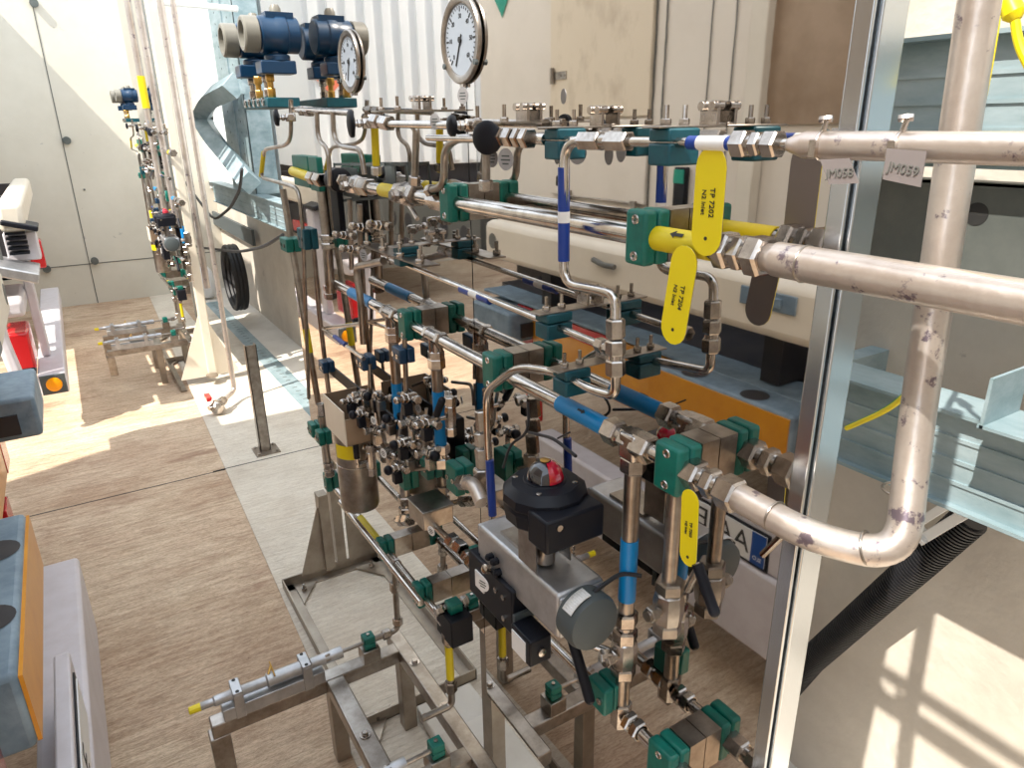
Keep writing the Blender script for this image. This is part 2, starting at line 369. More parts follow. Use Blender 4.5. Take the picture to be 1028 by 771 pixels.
def pipe_clamp(y, z, label, xc=.742, h=.082, L=.05, m='green', st=True, r=.05):
    """green two-half clamp on a steel stand-off fixed to the panel"""
    t = T('pipe_clamp', label, 'clamp', (XM,y,z), 'pipe clamps on the back panels', st)
    b = MB().box((xc-.026,y-L/2,z-h/2),(xc-.001,y+L/2,z+h/2)); b.build('clamp_half',m,t,bevel=.006)
    MB().box((xc+.001,y-L/2,z-h/2),(xc+.025,y+L/2,z+h/2)).build('clamp_half',m,t,bevel=.006)
    MB().box((xc+.026,y-L/2+.003,z-h/2+.002),(XM-.001,y+L/2-.003,z+h/2-.002)).build('stand_off','steel2',t)
    for s in (-1,1):
        c = V((xc-.026,y,z+s*h*.33)); MB().ring(c,X_,.006,.0018,14,6).lathe(c+V((.002,0,0)),(-1,0,0),[(0,.0045),(.0025,.0045),(.0025,.002),(.0005,.002)],12).build('cap_screw','nut',t)
    return t
def plate_clamp(x, y, z, label, wx=.056, L=.042, h=.030, st=True, m='teal', bolts=True):
    """teal clamp block hanging under a flat rail bracket with studs"""
    t = T('tube_clamp', label, 'clamp', (x,y,z), 'teal tube clamps under rail plates', st)
    MB().box((x-wx/2,y-L/2,z-h),(x+wx/2,y+L/2,z-.001)).build('clamp_half',m,t,bevel=.003)
    MB().box((x-wx/2,y-L/2,z+.001),(x+wx/2,y+L/2,z+h*.6)).build('clamp_half',m,t,bevel=.003)
    zp = z+h*.6
    MB().box((x-wx/2-.016,y-.017,zp),(XM-.001,y+.017,zp+.003)).build('rail_plate','steel2',t,bevel=.001)
    b = MB()
    for dx in (-.3,.3):
        c = V((x+wx*dx,y,zp+.003)); b.hex(c,c+Z_*.009,.0075); b.cyl(c,c+Z_*.026,.0035,10)
    b.build('stud','nut',t)
    if bolts:
        b = MB().box((XM-.020,y-.016,zp+.003),(XM-.014,y+.016,zp+.034))
        for k in (-1,1):
            c = V((XM-.026,y+k*.010,zp+.028)); b.lathe(c,X_,[(0,.004),(0,.0068),(.020,.0068)],12); b.box((XM-.0205,y+k*.010-.003,zp+.008),(XM-.0195,y+k*.010+.003,zp+.018))
        b.box((XM-.014,y-.016,zp+.003),(XM-.001,y+.016,zp+.006))
        b.build('hanger_bracket','nut',t,bevel=.001)
    return t

ZT, ZA, ZB = 1.573, 1.437, 1.093
XT, XA = .712, .742
# ---- top line
yT = lambda u: at(u,146,X=XT).y
t = T('steel_pipe','wide stainless pipe at the very top running off the right edge, carrying two metal tags','pipe',(XT,.2,ZT))
MB().lathe((XT,yT(792),ZT),(0,-1,0),[(0,.0075),(.004,.009),(.022,.0145),(.023,.0145),(.9,.0145)],24).build('pipe','pipe',t)
MB().ring((XT,yT(826),ZT),Y_,.0145,.0012).build('weld_bead','steel2',t)
t = T('process_tube','thin top tube with a blue band and arrow between the teal clamps','tube',(XT,.8,ZT),station=True)
MB().cyl((XT,yT(792),ZT),(XT,1.5,ZT),.0068,16).build('tube','steel',t)
sleeve((XT,yT(742),ZT),(XT,yT(692),ZT),.0088,'blue',t); sleeve((XT,yT(731),ZT),(XT,yT(702),ZT),.0090,'white',t,'label_band')
coupling((XT,yT(783),ZT),(XT,yT(738),ZT),.0165,t,k=3)
coupling((XT,yT(632),ZT),(XT,yT(583),ZT),.015,t,k=2)
plate_clamp(.725,.752,ZT,'teal tube clamp on the top line directly above the upright yellow tag')
plate_clamp(.725,1.005,ZT,'teal tube clamp on the top line left of the blue-banded bent tube')
# bent tube dropping from the top line
Xe = .70
t = T('bent_tube','bent steel tube with royal blue band dropping from the top line','tube',(Xe,1,1.3),station=True)
pF = [V((XT,yT(598),ZT-.0)), at(567,142,X=Xe), at(566,285,X=Xe), at(600,291,X=Xe), at(618,296,X=Xe), at(618,330,X=Xe)]
MB().tube(pF,.0082,16,bend=.035).build('tube','steel',t)
q0,q1 = at(566,168,X=Xe), at(566,262,X=Xe); sleeve(q0,q1,.0098,'blue',t)
sleeve(q0.lerp(q1,.46),q0.lerp(q1,.58),.0101,'white',t,'label_band')
p0,p1 = at(618,320,X=Xe), at(618,378,X=Xe)
coupling(p0,p0.lerp(p1,.33),.0155,t,k=1); coupling(p0.lerp(p1,.36),p0.lerp(p1,.98),.0165,t,k=2)
# lower loop tube
t = T('bent_tube','looped steel tube with blue band rising beside the switch box','tube',(Xe,1.1,1.1),station=True)
pE = [at(618,374,X=Xe), at(618,398,X=Xe), at(596,392,X=Xe), at(560,374,X=Xe+.02), at(520,368,X=Xe), at(488,392,X=Xe), at(489,440,X=Xe), at(498,586,X=Xe)]
MB().tube(pE,.0082,16,bend=.04).build('tube','steel',t)
sleeve(at(491.5,462,X=Xe),at(494.5,517,X=Xe),.0096,'blue',t)
coupling(at(498,576,X=Xe),at(499,588,X=Xe),.013,t,k=2)
pc = at(574,378,X=.722); plate_clamp(.722,pc.y,pc.z,'teal tube clamp beneath the looped tube, left of the vertical union')
pc = at(556,322,X=.724); plate_clamp(.724,pc.y,pc.z,'teal tube clamp in mid line, before the mirrored amber board')
pc = at(408,254,X=.724); plate_clamp(.724,pc.y,pc.z,'teal tube clamp at the far left start of the middle tube')
# ---- middle thin line C
t = T('process_tube','slender middle tube with a short blue and white band left of centre','tube',(.722,1.4,1.265),station=True)
a,c = at(385,256,X=.722), at(612,350,X=.722)
MB().cyl(a,c,.0068,14).build('tube','steel',t)
sleeve(at(463,290,X=.722),at(492,302,X=.722),.0086,'blue',t); sleeve(at(473,294,X=.722),at(481,297.5,X=.722),.0088,'white',t,'label_band')
coupling(at(386,257,X=.722),at(402,263,X=.722),.013,t,k=2)
coupling(at(600,345,X=.722),at(617,352,X=.722),.013,t,k=2)
# ---- line A
yA = lambda u: at(u,205+.186*(u-470),X=XA).y
t = T('process_pipe','long upper pipe with yellow arrow tape ending in the right union','pipe',(XA,1.1,ZA),station=True)
MB().cyl((XA,2.5,ZA),(XA,yA(728),ZA),.0165,24).build('pipe','steel',t)
sleeve((XA,yA(660),ZA),(XA,yA(716),ZA),.0182,'ytape',t)
sleeve((XA,yA(384),ZA),(XA,yA(398),ZA),.0182,'ytape',t)
q = V((XA,yA(686),ZA)); arrow(q+V((-.0145,0,.0125)),(0,1,0),(-.75,0,.66),.026,t)
coupling((XA,yA(722),ZA),(XA,yA(770),ZA),.0265,t,k=3)
coupling((XA,yA(452),ZA),(XA,yA(435),ZA),.026,t,k=1); coupling((XA,yA(372),ZA),(XA,yA(350),ZA),.026,t,k=2)
coupling((XA,yA(400),ZA),(XA,yA(420),ZA),.028,t,k=2)
pipe_clamp(yA(456),ZA,'green pipe clamp on the upper pipe at left, beside the ball valve')
pipe_clamp(yA(650),ZA,'green pipe clamp on the upper pipe next to the yellow arrow tape',L=.045)
t = T('steel_pipe','thick pale stainless pipe running right from the yellow tagged union out of view','pipe',(XA,.2,ZA))
MB().lathe((XA,yA(768),ZA),(0,-1,0),[(0,.017),(.012,.0185),(.018,.0215),(.02,.0215),(1.1,.0215)],28).build('pipe','pipe',t)
MB().ring((XA,yA(808),ZA),Y_,.0215,.0016,28).build('weld_bead','steel2',t)
# ---- line B
yB = lambda u: at(u,343+.533*(u-441),X=XA).y
t = T('process_pipe','long lower header pipe with light blue tape and two tees','pipe',(XA,1.3,ZB),station=True)
MB().cyl((XA,2.35,ZB),(XA,yB(695),ZB),.0150,24).build('pipe','steel',t)
sleeve((XA,yB(563),ZB),(XA,yB(610),ZB),.0168,'cyan',t); sleeve((XA,yB(353),ZB),(XA,yB(374),ZB),.0168,'cyan',t)
q = V((XA,yB(588),ZB)); arrow(q+V((-.0105,0,.0135)),(0,-1,0),(-.6,0,.8),.022,t)
coupling((XA,yB(610),ZB),(XA,yB(655),ZB),.0245,t,k=3)
coupling((XA,yB(690),ZB),(XA,yB(742),ZB),.0255,t,k=3)
for u in (393,437): tee((XA,yB(u),ZB),Y_,-Z_,.0165,.045,.05,t)
for u,l in ((412,'green pipe clamp on the lower header between its two tees'),(500,'green pipe clamp on the lower header right of the second tee'),(680,'green pipe clamp on the lower header just above the short yellow tag')):
    pipe_clamp(yB(u),ZB,l,L=.055)
# drop pipes
def drop(y, z0, z1, label, tape, foot=True):
    t = T('drop_pipe', label, 'pipe', (XA,y,z1), None, True)
    MB().cyl((XA,y,z0),(XA,y,z1),.0148,22).build('pipe','steel2',t)
    if tape: sleeve((XA,y,tape[0]),(XA,y,tape[1]),.0162,'cyan',t)
    coupling((XA,y,z0-.005),(XA,y,z0-.035),.023,t,k=1)
    if foot: coupling((XA,y,z1+.07),(XA,y,z1),.0235,t,k=2)
    return t
def zat(u,v,y):  return at(u,v,Y=y).z
y1,y2,y3 = yB(393), yB(437), .820
drop(y1,ZB-.05,zat(398,520,y1),'left drop pipe with light blue tape hanging from the lower header',(zat(394,385,y1),zat(396,430,y1)))
drop(y2,ZB-.05,zat(440,470,y2),'middle drop pipe with light blue tape, left of the looped tube',(zat(437,393,y2),zat(439,448,y2)))
t = drop(y3,ZB-.02,zat(632,712,y3),'right drop pipe with light blue tape before the mirrored lorry',(zat(634,540,y3),zat(632,600,y3)),False)
MB().box((XA-.02,y3-.02,ZB-.03),(XA+.02,y3+.02,ZB+.02)).build('union_body','nut',t,bevel=.006)
coupling((XA,y3,zat(632,612,y3)),(XA,y3,zat(632,642,y3)),.023,t,k=2)
coupling((XA,y3,zat(632,700,y3)),(XA,y3,zat(632,722,y3)),.021,t,k=1)
# thick elbow pipe: union, weld, bend, riser
y0 = yB(742); XV = .86
t = T('steel_pipe','thick welded stainless pipe that bends under and rises along the right side','pipe',(XV,.5,1.0))
pp = [V((XA,y0+.005,ZB)), V((XA,.47,ZB-.002)), at(905,560,X=.80), at(919,430,X=XV), at(983,0,X=XV), at(1006,-140,X=XV)]
MB().tube(pp,.0208,28,bend=.07,seg=10).build('pipe','pipe',t)
for u,v,x,d in ((778,518,XA,Y_),(903,492,XV-.005,Z_),(870,550,.775,Y_)):
    p = at(u,v,X=x)
    MB().ring(p,d if u!=870 else V((.3,-1,.4)),.0205,.0017,28).build('weld_bead','steel2',t)

# ================================================================== TAGS
def capsule(a, b, w, X, n=8):
    """outline of a round-ended strip on the plane X between pixel-read points a, b (y,z)"""
    a = V((0,a[0],a[1])); b = V((0,b[0],b[1])); d = (b-a).normalized(); s = V((0,-d.z,d.y)); pts = []
    for k in range(n+1):
        an = math.pi*k/n; pts.append(b + s*w*math.cos(an) + d*w*math.sin(an))
    for k in range(n+1):
        an = math.pi*k/n; pts.append(a - s*w*math.cos(an) - d*w*math.sin(an))
    return [V((X,p.y,p.z)) for p in pts]
def ytag(a, b, w, X, l1, l2, label):
    A,B = at(*a,X=X), at(*b,X=X)   # a = top end centre, b = bottom end centre
    d = (B-A).normalized(); A2 = A+d*w; B2 = B-d*w
    o = T('equipment_tag', label, 'tag', (X,(A.y+B.y)/2,B.z))
    MB().prism(capsule((A2.y,A2.z),(B2.y,B2.z),w,X),(.0014,0,0)).build('face','yellow',o)
    MB().prism(capsule((A2.y,A2.z),(B2.y,B2.z),w,X+.0016),(.0006,0,0)).build('backing','tagst',o,label='plain grey back of the tag')
    mid = A.lerp(B,.5); rgt = V((0,-d.z*-1,d.y*-1)); rgt = d.cross(V((-1,0,0)))
    if rgt.y > 0: rgt = -rgt
    t1 = text(l1, w*.44, mid+rgt*w*.26+V((-.0008,0,0)), d, rgt, o); text(l2, w*.38, mid-rgt*w*.30+V((-.0008,0,0)), d, rgt, o)
    h = B2 if True else A2
    MB().lathe(h+d*w*.1+V((-.0006,0,0)),X_,[(0,.0008),(0,.0026),(.0008,.0026)],12).build('eyelet','ink',o)
    return o
ytag((715,147),(707,257),.0255,.712,'TP 7202','N2 Inlet','upright yellow tag marked TP 7202 in front of the upper pipe')
ytag((689,247),(673,345),.0245,.716,'TP 7204','N2 Inlet','slanting yellow tag marked TP 7204 hanging below the upper pipe')
ytag((693,492),(690,568),.0170,.708,'TP 7203','N2 Inlet','short yellow tag marked TP 7203 hanging below the lower header')
for (poly, txt, lab, u) in (([(890,149),(930,152),(924,188),(886,180)],'JM059','square engraved metal tag JM059 strapped under the top pipe',(907,170)),
                          ([(823,160),(852,159),(862,184),(832,185)],'JM058','tilted engraved metal tag left of the JM059 tag',(843,174))):
    X = .690; P = [at(*q,X=X) for q in poly]; o = T('metal_tag',lab,'tag',P[3]); MB().prism(P,(.0012,0,0)).build('plate','tagst',o)
    a = at(*u,X=X-.0005); d = (P[2]-P[3]) ; text(txt,.0125,a+V((-.0006,0,0)),d,(0,0,1),o,'chassis')
    x = poly[0][0]+ (16 if txt=='JM059' else 4); yy = at(x,146,X=XT).y
    MB().ring((XT,yy,ZT),Y_,.0155,.0014,28,6).build('strap','nut',o)
    b = MB().box((XT-.020,yy-.004,ZT-.012),(XT-.014,yy+.004,ZT+.006)); b.cyl((XT-.004,yy,ZT+.014),(XT-.006,yy-.004,ZT+.026),.003,8); b.hex((XT-.008,yy+.004,ZT+.026),(XT-.002,yy-.008,ZT+.027),.004)
    b.build('buckle','nut',o)

# ================================================================== VALVES, GAUGES, TRANSMITTERS
def knob_valve(p, axis, rk, label, st=True, body=.03, m='black'):
    """needle valve: body, stem, round black knob; axis points at the knob"""
    p = V(p); a = V(axis).normalized(); t = T('needle_valve',label,'valve',p,'needle valves on the rack',st)
    b = MB().hex(p-a*body, p+a*.002, .014); b.cyl(p, p+a*body*.7,.0065,12); b.hex(p+a*.004,p+a*.014,.011)
    s = a.cross(Z_) if abs(a.z)<.9 else a.cross(Y_); s.normalize()
    b.cyl(p-a*body*.5-s*.028,p-a*body*.5+s*.028,.008,12); b.hex(p-a*body*.5-s*.034,p-a*body*.5-s*.018,.012); b.hex(p-a*body*.5+s*.018,p-a*body*.5+s*.034,.012)
    b.build('valve_body','nut',t,angle=30)
    k = p+a*body*.62
    MB().lathe(k,a,[(0,rk*.35),(.002,rk*.55),(.004,rk*.95),(.008,rk),(.013,rk*.98),(.017,rk*.8),(.020,rk*.3)],22).build('knob',m,t)
    return t
def disc_tag(u, v, r, label, X=.69, txt=True, st=True):
    p = at(u,v,X=X); t = T('disc_tag',label,'tag',p,'round metal number tags',st)
    MB().lathe(p,(-1,-.25,0),[(0,r),(.0012,r)],22).build('disc','white' if 'white' in label else 'discst',t)
    if txt:
        b = MB(); n = V((-1,-.25,0)).normalized(); s = V((-.25,1,0)).normalized()*-1
        for k,wd in ((.3,.5),(-.05,.6),(-.4,.4)): b.obox(p+n*.0014+Z_*r*k, s, Z_, n, (r*wd,r*.07,.0003))
        b.build('stamped_lines','grey',t)
    return t
def gauge(u, v, R, X, label, ang, st=True, foot=.05):
    p = at(u,v,X=XM-.008); n = V((-1,0,0)); t = T('pressure_gauge',label,'gauge',p+V((0,0,-R)),'pressure gauges on the top line',st)
    p = V((XM-.003,p.y,p.z)); MB().lathe(p,n,[(0,R*.97),(.001,R),(.006,R),(.009,R*.97),(.009,R*.84),(.007,R*.80),(.003,R*.79)],40,cap=False).build('case','steel2',t)
    p = p+V((.0,0,0))
    MB().lathe(p+V((-.003,0,0)),n,[(0,R*.82),(.001,R*.82)],40).build('dial','dial',t)
    b = MB(); q = p+V((-.0045,0,0))
    for k in range(31):
        a = math.radians(-135+270*k/30); L = .12 if k%5==0 else .06; d = V((0,-math.sin(a),math.cos(a)))
        b.obox(q+d*R*(.74-L/2), d, d.cross(n), n, (R*L/2, R*(.012 if k%5 else .02), .0004))
    b.build('scale_marks','ink',t)
    for k,s in enumerate(('0','10','20','30','40','50','60')):
        a = math.radians(-135+45*k); d = V((0,-math.sin(a),math.cos(a))); text(s,R*.15,q+d*R*.52,(0,-1,0),(0,0,1),t,name='numeral')
    d = V((0,-math.sin(math.radians(ang)),math.cos(math.radians(ang))))
    MB().obox(q+d*R*.25+n*.001, d, d.cross(n), n, (R*.38,R*.02,.0006)).lathe(q+n*.001,n,[(0,R*.07),(.003,R*.07)],12).build('needle','ink',t)
    b = MB()
    for s in (-1,1): b.cyl(p+V((-.004,s*R*.97*math.cos(.6),-R*.97*math.sin(.6))),p+V((-.012,s*R*.97*math.cos(.6),-R*.97*math.sin(.6))),R*.07,10)
    b.build('bezel_screw','grey',t)
    MB().box(p+V((-.006,-.008,-R-.006)),p+V((0,.008,-R*.97))).build('socket','nut',t)
    return t
gauge(462,40,.0885,.775,'large round steel pressure gauge in front of the white doors',205,foot=.07)
gauge(350,62,.086,.775,'smaller looking round pressure gauge beside the blue transmitters',200,foot=.05)
disc_tag(465,96,.015,'small round tag hanging directly under the large gauge')
disc_tag(508,160,.019,'round metal tag hanging right of the big black knob')
disc_tag(494,159,.017,'round metal tag hanging just behind the big black knob',X=.73)
disc_tag(580,153,.0195,'round metal tag hanging at the left teal clamp',X=.76)
disc_tag(437,122,.016,'round metal tag on the top tube left of the black knobs')
disc_tag(365,262-6,.017,'round metal tag below the dark valve cluster at left',X=.68)
disc_tag(485,586,.0165,'white round marked tag on the black solenoid block',X=.56)
disc_tag(433,533,.014,'white round tag on the low cross tube',X=.66)
disc_tag(375,422,.013,'white round tag highest in the instrument cluster',X=.66)
disc_tag(385,455,.015,'white round tag at the bottom of the instrument cluster',X=.66)
disc_tag(420,410,.012,'pale round tag between the two middle drop pipes',X=.68)
# black knobs along the top
knob_valve(at(497,138,X=.70),(0,1,0) if False else (-.35,-.2,0),.030,'needle valve with the largest black knob, right of the large gauge')
for (u,v,X,rk,l) in ((468,126,.70,.020,'needle valve with black knob directly behind the largest one'),(364,124,.68,.034,'needle valve with black knob left end of the top tube'),(287,118,.66,.026,'needle valve with dark knob under the blue transmitter')):
    knob_valve(at(u,v,X=X),(-1,.25,0),rk,l)
# top line left extension with hexes, drop tubes
t = T('process_tube','top left tube run with unions between the black knobs','tube',(.70,1.8,ZT),station=True)
a,c = at(300,112,X=.69), at(530,136,X=.70)
MB().tube([at(296,110,X=.69),at(352,113,X=.69)],.009,14).tube([at(370,124,X=.69),at(472,126,X=.70)],.0085,14).tube([at(490,136,X=.70),at(548,140,X=.705)],.0095,14).build('tube','steel',t)
for q0,q1,r in (((375,121),(392,124),.018),((500,137),(517,138),.018),((519,138),(533,139),.018),((302,111),(312,112),.016)):
    coupling(at(*q0,X=.695),at(*q1,X=.695),r,t,k=2)
for (pts,l,tp) in (([(430,172+20),(446,186),(446,150),(458,139),(474,139)],'short hooked tube joining the knob valve to the ball valve',None),
                ([(416,186),(418,130),(414,126)],'straight riser tube left of the hooked tube',None),
                ([(378,176),(376,126)],'short riser tube with yellow tape above the ball valve','ytape'),
                ([(488,192),(488,150)],'stub riser above the left green clamp',None)):
    P = [at(u,v,X=.715) for u,v in pts]; t = T('riser_tube',l,'tube',P[0],None,True)
    MB().tube(P,.0085,12,bend=.03).build('tube','steel2',t); coupling(P[0],P[0]+(P[1]-P[0]).normalized()*.022,.014,t,k=1)
    if tp: sleeve(P[0].lerp(P[1],.2),P[0].lerp(P[1],.95),.0098,'ytape',t)
# rail brackets with hanger clamps along the top
for (u,v,l) in ((515,124,'rail bracket with twin hanger bolts right of the big knob'),(410,112,'rail bracket with twin hanger bolts between the gauges')):
    p = at(u,v,X=.77); t = T('rail_bracket',l,'bracket',p,'rail brackets on the top line',True)
    MB().box((.70,p.y-.07,p.z),(XM-.001,p.y+.07,p.z+.003)).build('rail_plate','steel2',t)
    b = MB().box((XM-.018,p.y-.02,p.z),(XM-.012,p.y+.02,p.z+.035))
    for k in (-1,1): b.lathe((XM-.026,p.y+k*.012,p.z+.03),X_,[(0,.004),(0,.007),(.022,.007)],12)
    b.build('hanger_bracket','nut',t)
    b = MB()
    for dy in (-.05,.05):
        c = V((.72,p.y+dy,p.z+.003)); b.hex(c,c+Z_*.008,.008); b.cyl(c,c+Z_*.03,.004,10)
    b.build('stud','nut',t)
# blue differential pressure transmitters
def transmitter(p, label):
    t = T('pressure_transmitter',label,'transmitter',p,None,True); p = V(p); h = .085
    c = p+V((0,0,h))
    MB().lathe(c+V((-.055,0,0)),X_,[(0,.050),(.006,.056),(.05,.056),(.056,.060),(.085,.060),(.09,.056),(.125,.056),(.13,.05)],28).box(c+V((-.03,-.03,.03)),c+V((.06,.03,.066))).build('housing','txblue',t)
    MB().lathe(c+V((-.056,0,0)),(-1,0,0),[(0,.050),(.003,.055),(.045,.055),(.05,.050),(.05,.040),(.035,.038)],28,cap=False).lathe(c+V((-.09,0,0)),(-1,0,0),[(0,.001),(0,.04),(.001,.04)],24).build('end_cap','txgrey',t,label='grey threaded end cap')
    MB().lathe(c+V((.01,0,.06)),Z_,[(0,.02),(.02,.018),(.03,.012)],14).build('cable_gland','txgrey',t)
    MB().cyl(p+V((0,0,.025)),p+V((0,0,.055)),.024,20).lathe(p,Z_,[(0,.036),(.004,.042),(.024,.042),(.028,.028)],24).box(p+V((-.065,-.04,-.035)),p+V((.05,.04,.006))).build('sensor_body','txblue',t,bevel=.004)
    return t
pt = V((.705,2.62,1.80))
transmitter(pt,'nearer blue pressure transmitter with a grey end cap')
transmitter(V((.685,2.84,1.80)),'farther blue pressure transmitter half hidden behind the first one')
MB_ = None
t = T('valve_manifold','dark valve manifold block carried under the blue transmitter','manifold',at(300,95,X=.67),None,True)
a = at(268,95,X=.67); c = at(338,91,X=.72)
a = V((.65,2.94,at(268,95,X=.65).z-.02)); b = MB().box((.65,a.y-.34,a.z-.02),(.76,a.y,a.z+.012)); b.build('block','teal',t,bevel=.003)
b = MB()
for k in range(5):
    y = a.y-.03-k*.065; b.lathe((.65,y,a.z),(-1,0,0),[(0,.014),(.006,.014),(.006,.007),(.001,.007)],14)
b.build('port_plug','nut',t)
for k,(y,mm) in enumerate(((a.y-.05,'nut'),(a.y-.14,'brass'),(a.y-.26,'nut'),(a.y-.31,'brass'))):
    z0 = a.z+.012; MB().hex((.675,y,z0),(.675,y,z0+.03),.014).cyl((.675,y,z0),(.675,y,pt.z-.036),.010,12).hex((.675,y,z0+.05),(.675,y,z0+.075),.015).build('riser_fitting',mm,t,**({'label':'brass riser fitting'} if mm=='brass' else {}))
# small impulse tubes under the manifold
for pts,l,tape in (([(292,100),(292,140),(286,146),(265,150),(262,178),(290,186),(300,190),(304,230),(310,400)],'longest impulse tube with yellow elbow, down the left edge of the rack',True),
              ([(318,112),(319,140),(330,150),(331,186)],'short impulse tube curving under the manifold',False),
              ([(334,112),(335,138),(342,147),(362,150),(366,175)],'impulse tube curving right under the manifold',False)):
    P = [at(u,v,X=.68) for u,v in pts]; t = T('impulse_tube',l,'tube',P[-1],None,True); MB().tube(P,.0068,10,bend=.05).build('tube','steel2',t)
    if tape: sleeve(P[3]+ (P[4]-P[3])*.1,P[4]-(P[4]-P[3])*.05,.0085,'ytape',t)
# ball valve group at the left of line A (dark plate, black actuator, green blocks)
p = at(372,176,X=.76); t = T('mounting_plate','dark perforated mounting plate behind the ball valve','plate',p,None,True)
P = [at(u,v,X=.775) for u,v in ((335,165),(408,165),(412,196),(336,202))]
b = MB()
w_ = P[1]-P[0]
for i in range(4):
    q0,q1 = P[i],P[(i+1)%4]; d=(q1-q0).normalized(); s=d.cross(X_)
    b.obox((q0+q1)/2+X_*.002,d,s,X_,((q1-q0).length/2+.004,.004,.002))
b.obox((P[1]*.8+P[0]*.2+P[2]*.8+P[3]*.2)/2+X_*.002,Y_,Z_,X_,(.035,.045,.002)); b.obox((P[0]*.75+P[1]*.25+P[3]*.75+P[2]*.25)/2+X_*.002,Y_,Z_,X_,(.07,.045,.002))
b.build('plate','grey',t)
def ball_valve(p, along, label, r=.024, lever=None, m='nut', st=True):
    p = V(p); a = V(along).normalized(); t = T('ball_valve',label,'valve',p,None,st)
    b = MB().hex(p-a*.055,p-a*.03,r*1.05); b.hex(p+a*.03,p+a*.055,r*1.05); b.lathe(p-a*.032,a,[(0,r*.8),(.004,r*1.02),(.02,r*1.12),(.044,r*1.12),(.060,r*1.02),(.064,r*.8)],8)
    s = a.cross(Z_).normalized() if abs(a.z)<.9 else V((-1,0,0))
    if s.x > 0: s = -s
    b.cyl(p,p+s*.05,r*.42,12); b.hex(p+s*.03,p+s*.045,r*.6); b.build('valve_body',m,t,angle=30)
    if lever is not None:
        L = V(lever); h0 = p+s*.045; b = MB().cyl(h0-L.normalized()*.012,h0+L*.35,.006,10); b.build('handle_stem','nut',t)
        b = MB().cyl(h0+L*.28,h0+L,.0098,14); b.sphere(h0+L,.0098,10); b.build('handle_grip','black',t)
    return t
ball_valve((XA,yA(358),ZA),Y_,'polished ball valve on the upper pipe left of the yellow band',.026)
ball_valve((XA,yA(410),ZA),Y_,'polished ball valve on the upper pipe right of the yellow band',.027)
t = T('relief_tail','thin angled steel vent tail under the upper ball valve','vent',at(418,218,X=.72),None,True)
MB().tube([at(407,202,X=.725),at(412,208,X=.72),at(419,220,X=.715)],.0055,8).build('tube','nut',t)
p = at(310,172,X=.72)
t = T('terminal_block','green clamp block with a yellow taped stub above the left riser','clamp',p,None,True)
b = MB().box((.70,p.y-.06,p.z-.05),(.74,p.y+.12,p.z+.05)); b.build('block','green',t,bevel=.004)
MB().cyl(at(294,172,X=.69),at(312,178,X=.69),.016,16).build('stub','ytape',t); coupling(at(312,178,X=.69),at(324,181,X=.69),.022,t,k=2)
MB().box((.70,p.y-.16,p.z-.055),(.72,p.y-.07,p.z+.05)).build('side_block','green',t,bevel=.003)
t = T('black_post','tall black slotted post behind the left riser','post',at(338,300,X=.77),None,True)
P0 = at(336,175,X=.77); P1 = at(345,238,X=.77); MB().box((.755,P0.y-.05,P1.z),(.775,P0.y+.02,P0.z)).build('post','black',t,bevel=.002)
t = T('solenoid_coil','black round solenoid coil next to the upper ball valve','solenoid',at(345,185,X=.72),None,True)
MB().lathe(at(336,180,X=.72),(0,-1,0),[(0,.03),(.005,.036),(.05,.036),(.055,.028)],20).build('coil','black',t)
MB().hex(at(336,180,X=.72)+V((0,-.055,0)),at(336,180,X=.72)+V((0,-.08,0)),.02).build('nut','nut',t)
# vertical pair of risers at the far-left edge of the panel
def riser(pts, r, label, m='steel2', X=.72, extra=None):
    P = [at(u,v,X=X) for u,v in pts]; t = T('riser_pipe',label,'pipe',P[-1],None,True); MB().tube(P,r,14,bend=.03).build('tube',m,t)
    return t,P
t,P = riser([(284,190),(292,240),(302,300),(312,360),(322,420),(333,490)],.0125,'outer left riser pipe with a yellow band, furthest left of the rack')
sleeve(P[2].lerp(P[3],.5),P[2].lerp(P[3],.9),.0135,'ytape',t)
t,P = riser([(322,182),(328,235),(332,300)],.0165,'short thick riser with unions inside the left riser'); coupling(P[1],P[1]+V((0,0,-.05)),.022,t,k=2); coupling(P[2]+V((0,0,.05)),P[2],.022,t,k=2)
t,P = riser([(314,240),(320,310),(330,395),(345,470)],.0085,'slender riser between the left riser pipes')
riser([(351,200),(353,270)],.008,'slender dark riser above the valve cluster',X=.74)
riser([(361,205),(362,268)],.008,'second slender dark riser above the valve cluster',X=.74)
riser([(385,262),(357,268),(362,300),(365,345)],.0105,'hooked tube curling down left of the header',X=.70)
def block_clamp(u,v,X,label,m='green',size=(.05,.05,.05),st=True):
    p = at(u,v,X=X); t = T('pipe_clamp',label,'clamp',p,None,st); sx,sy,sz = [q/2 for q in size]
    MB().box(p+V((-sx,-sy,-sz)),p+V((-.001,sy,sz))).build('clamp_half',m,t,bevel=.004); MB().box(p+V((.001,-sy,-sz)),p+V((sx,sy,sz))).build('clamp_half',m,t,bevel=.004)
    b = MB()
    for s in (-.5,.5): b.lathe(p+V((-sx,sy*s,0)),(-1,0,0),[(0,.007),(.004,.007),(.004,.003),(.001,.003)],10)
    b.build('cap_screw','nut',t); return t
block_clamp(292,245,.71,'green clamp on the outer left riser at mid height',size=(.06,.09,.05))
block_clamp(309,239,.70,'teal clamp joined to the right of the riser clamp','teal',size=(.05,.08,.07))
block_clamp(317,430,.70,'green clamp on the outer left riser near its foot',size=(.05,.06,.055))
block_clamp(325,438,.68,'green clamp beside the foot of the second riser',size=(.05,.05,.055))
for (u,v,l) in ((328,367,'navy tube clamp, leftmost of the row behind the hood'),(368,363,'navy tube clamp, second from left in the row behind the hood'),(405,355,'navy tube clamp, right end of the row behind the hood')):
    block_clamp(u,v,.70,l,'navy',size=(.045,.055,.042))
t = T('cross_rail','slotted cross rail carrying the navy clamps','rail',at(360,364,X=.74),None,True)
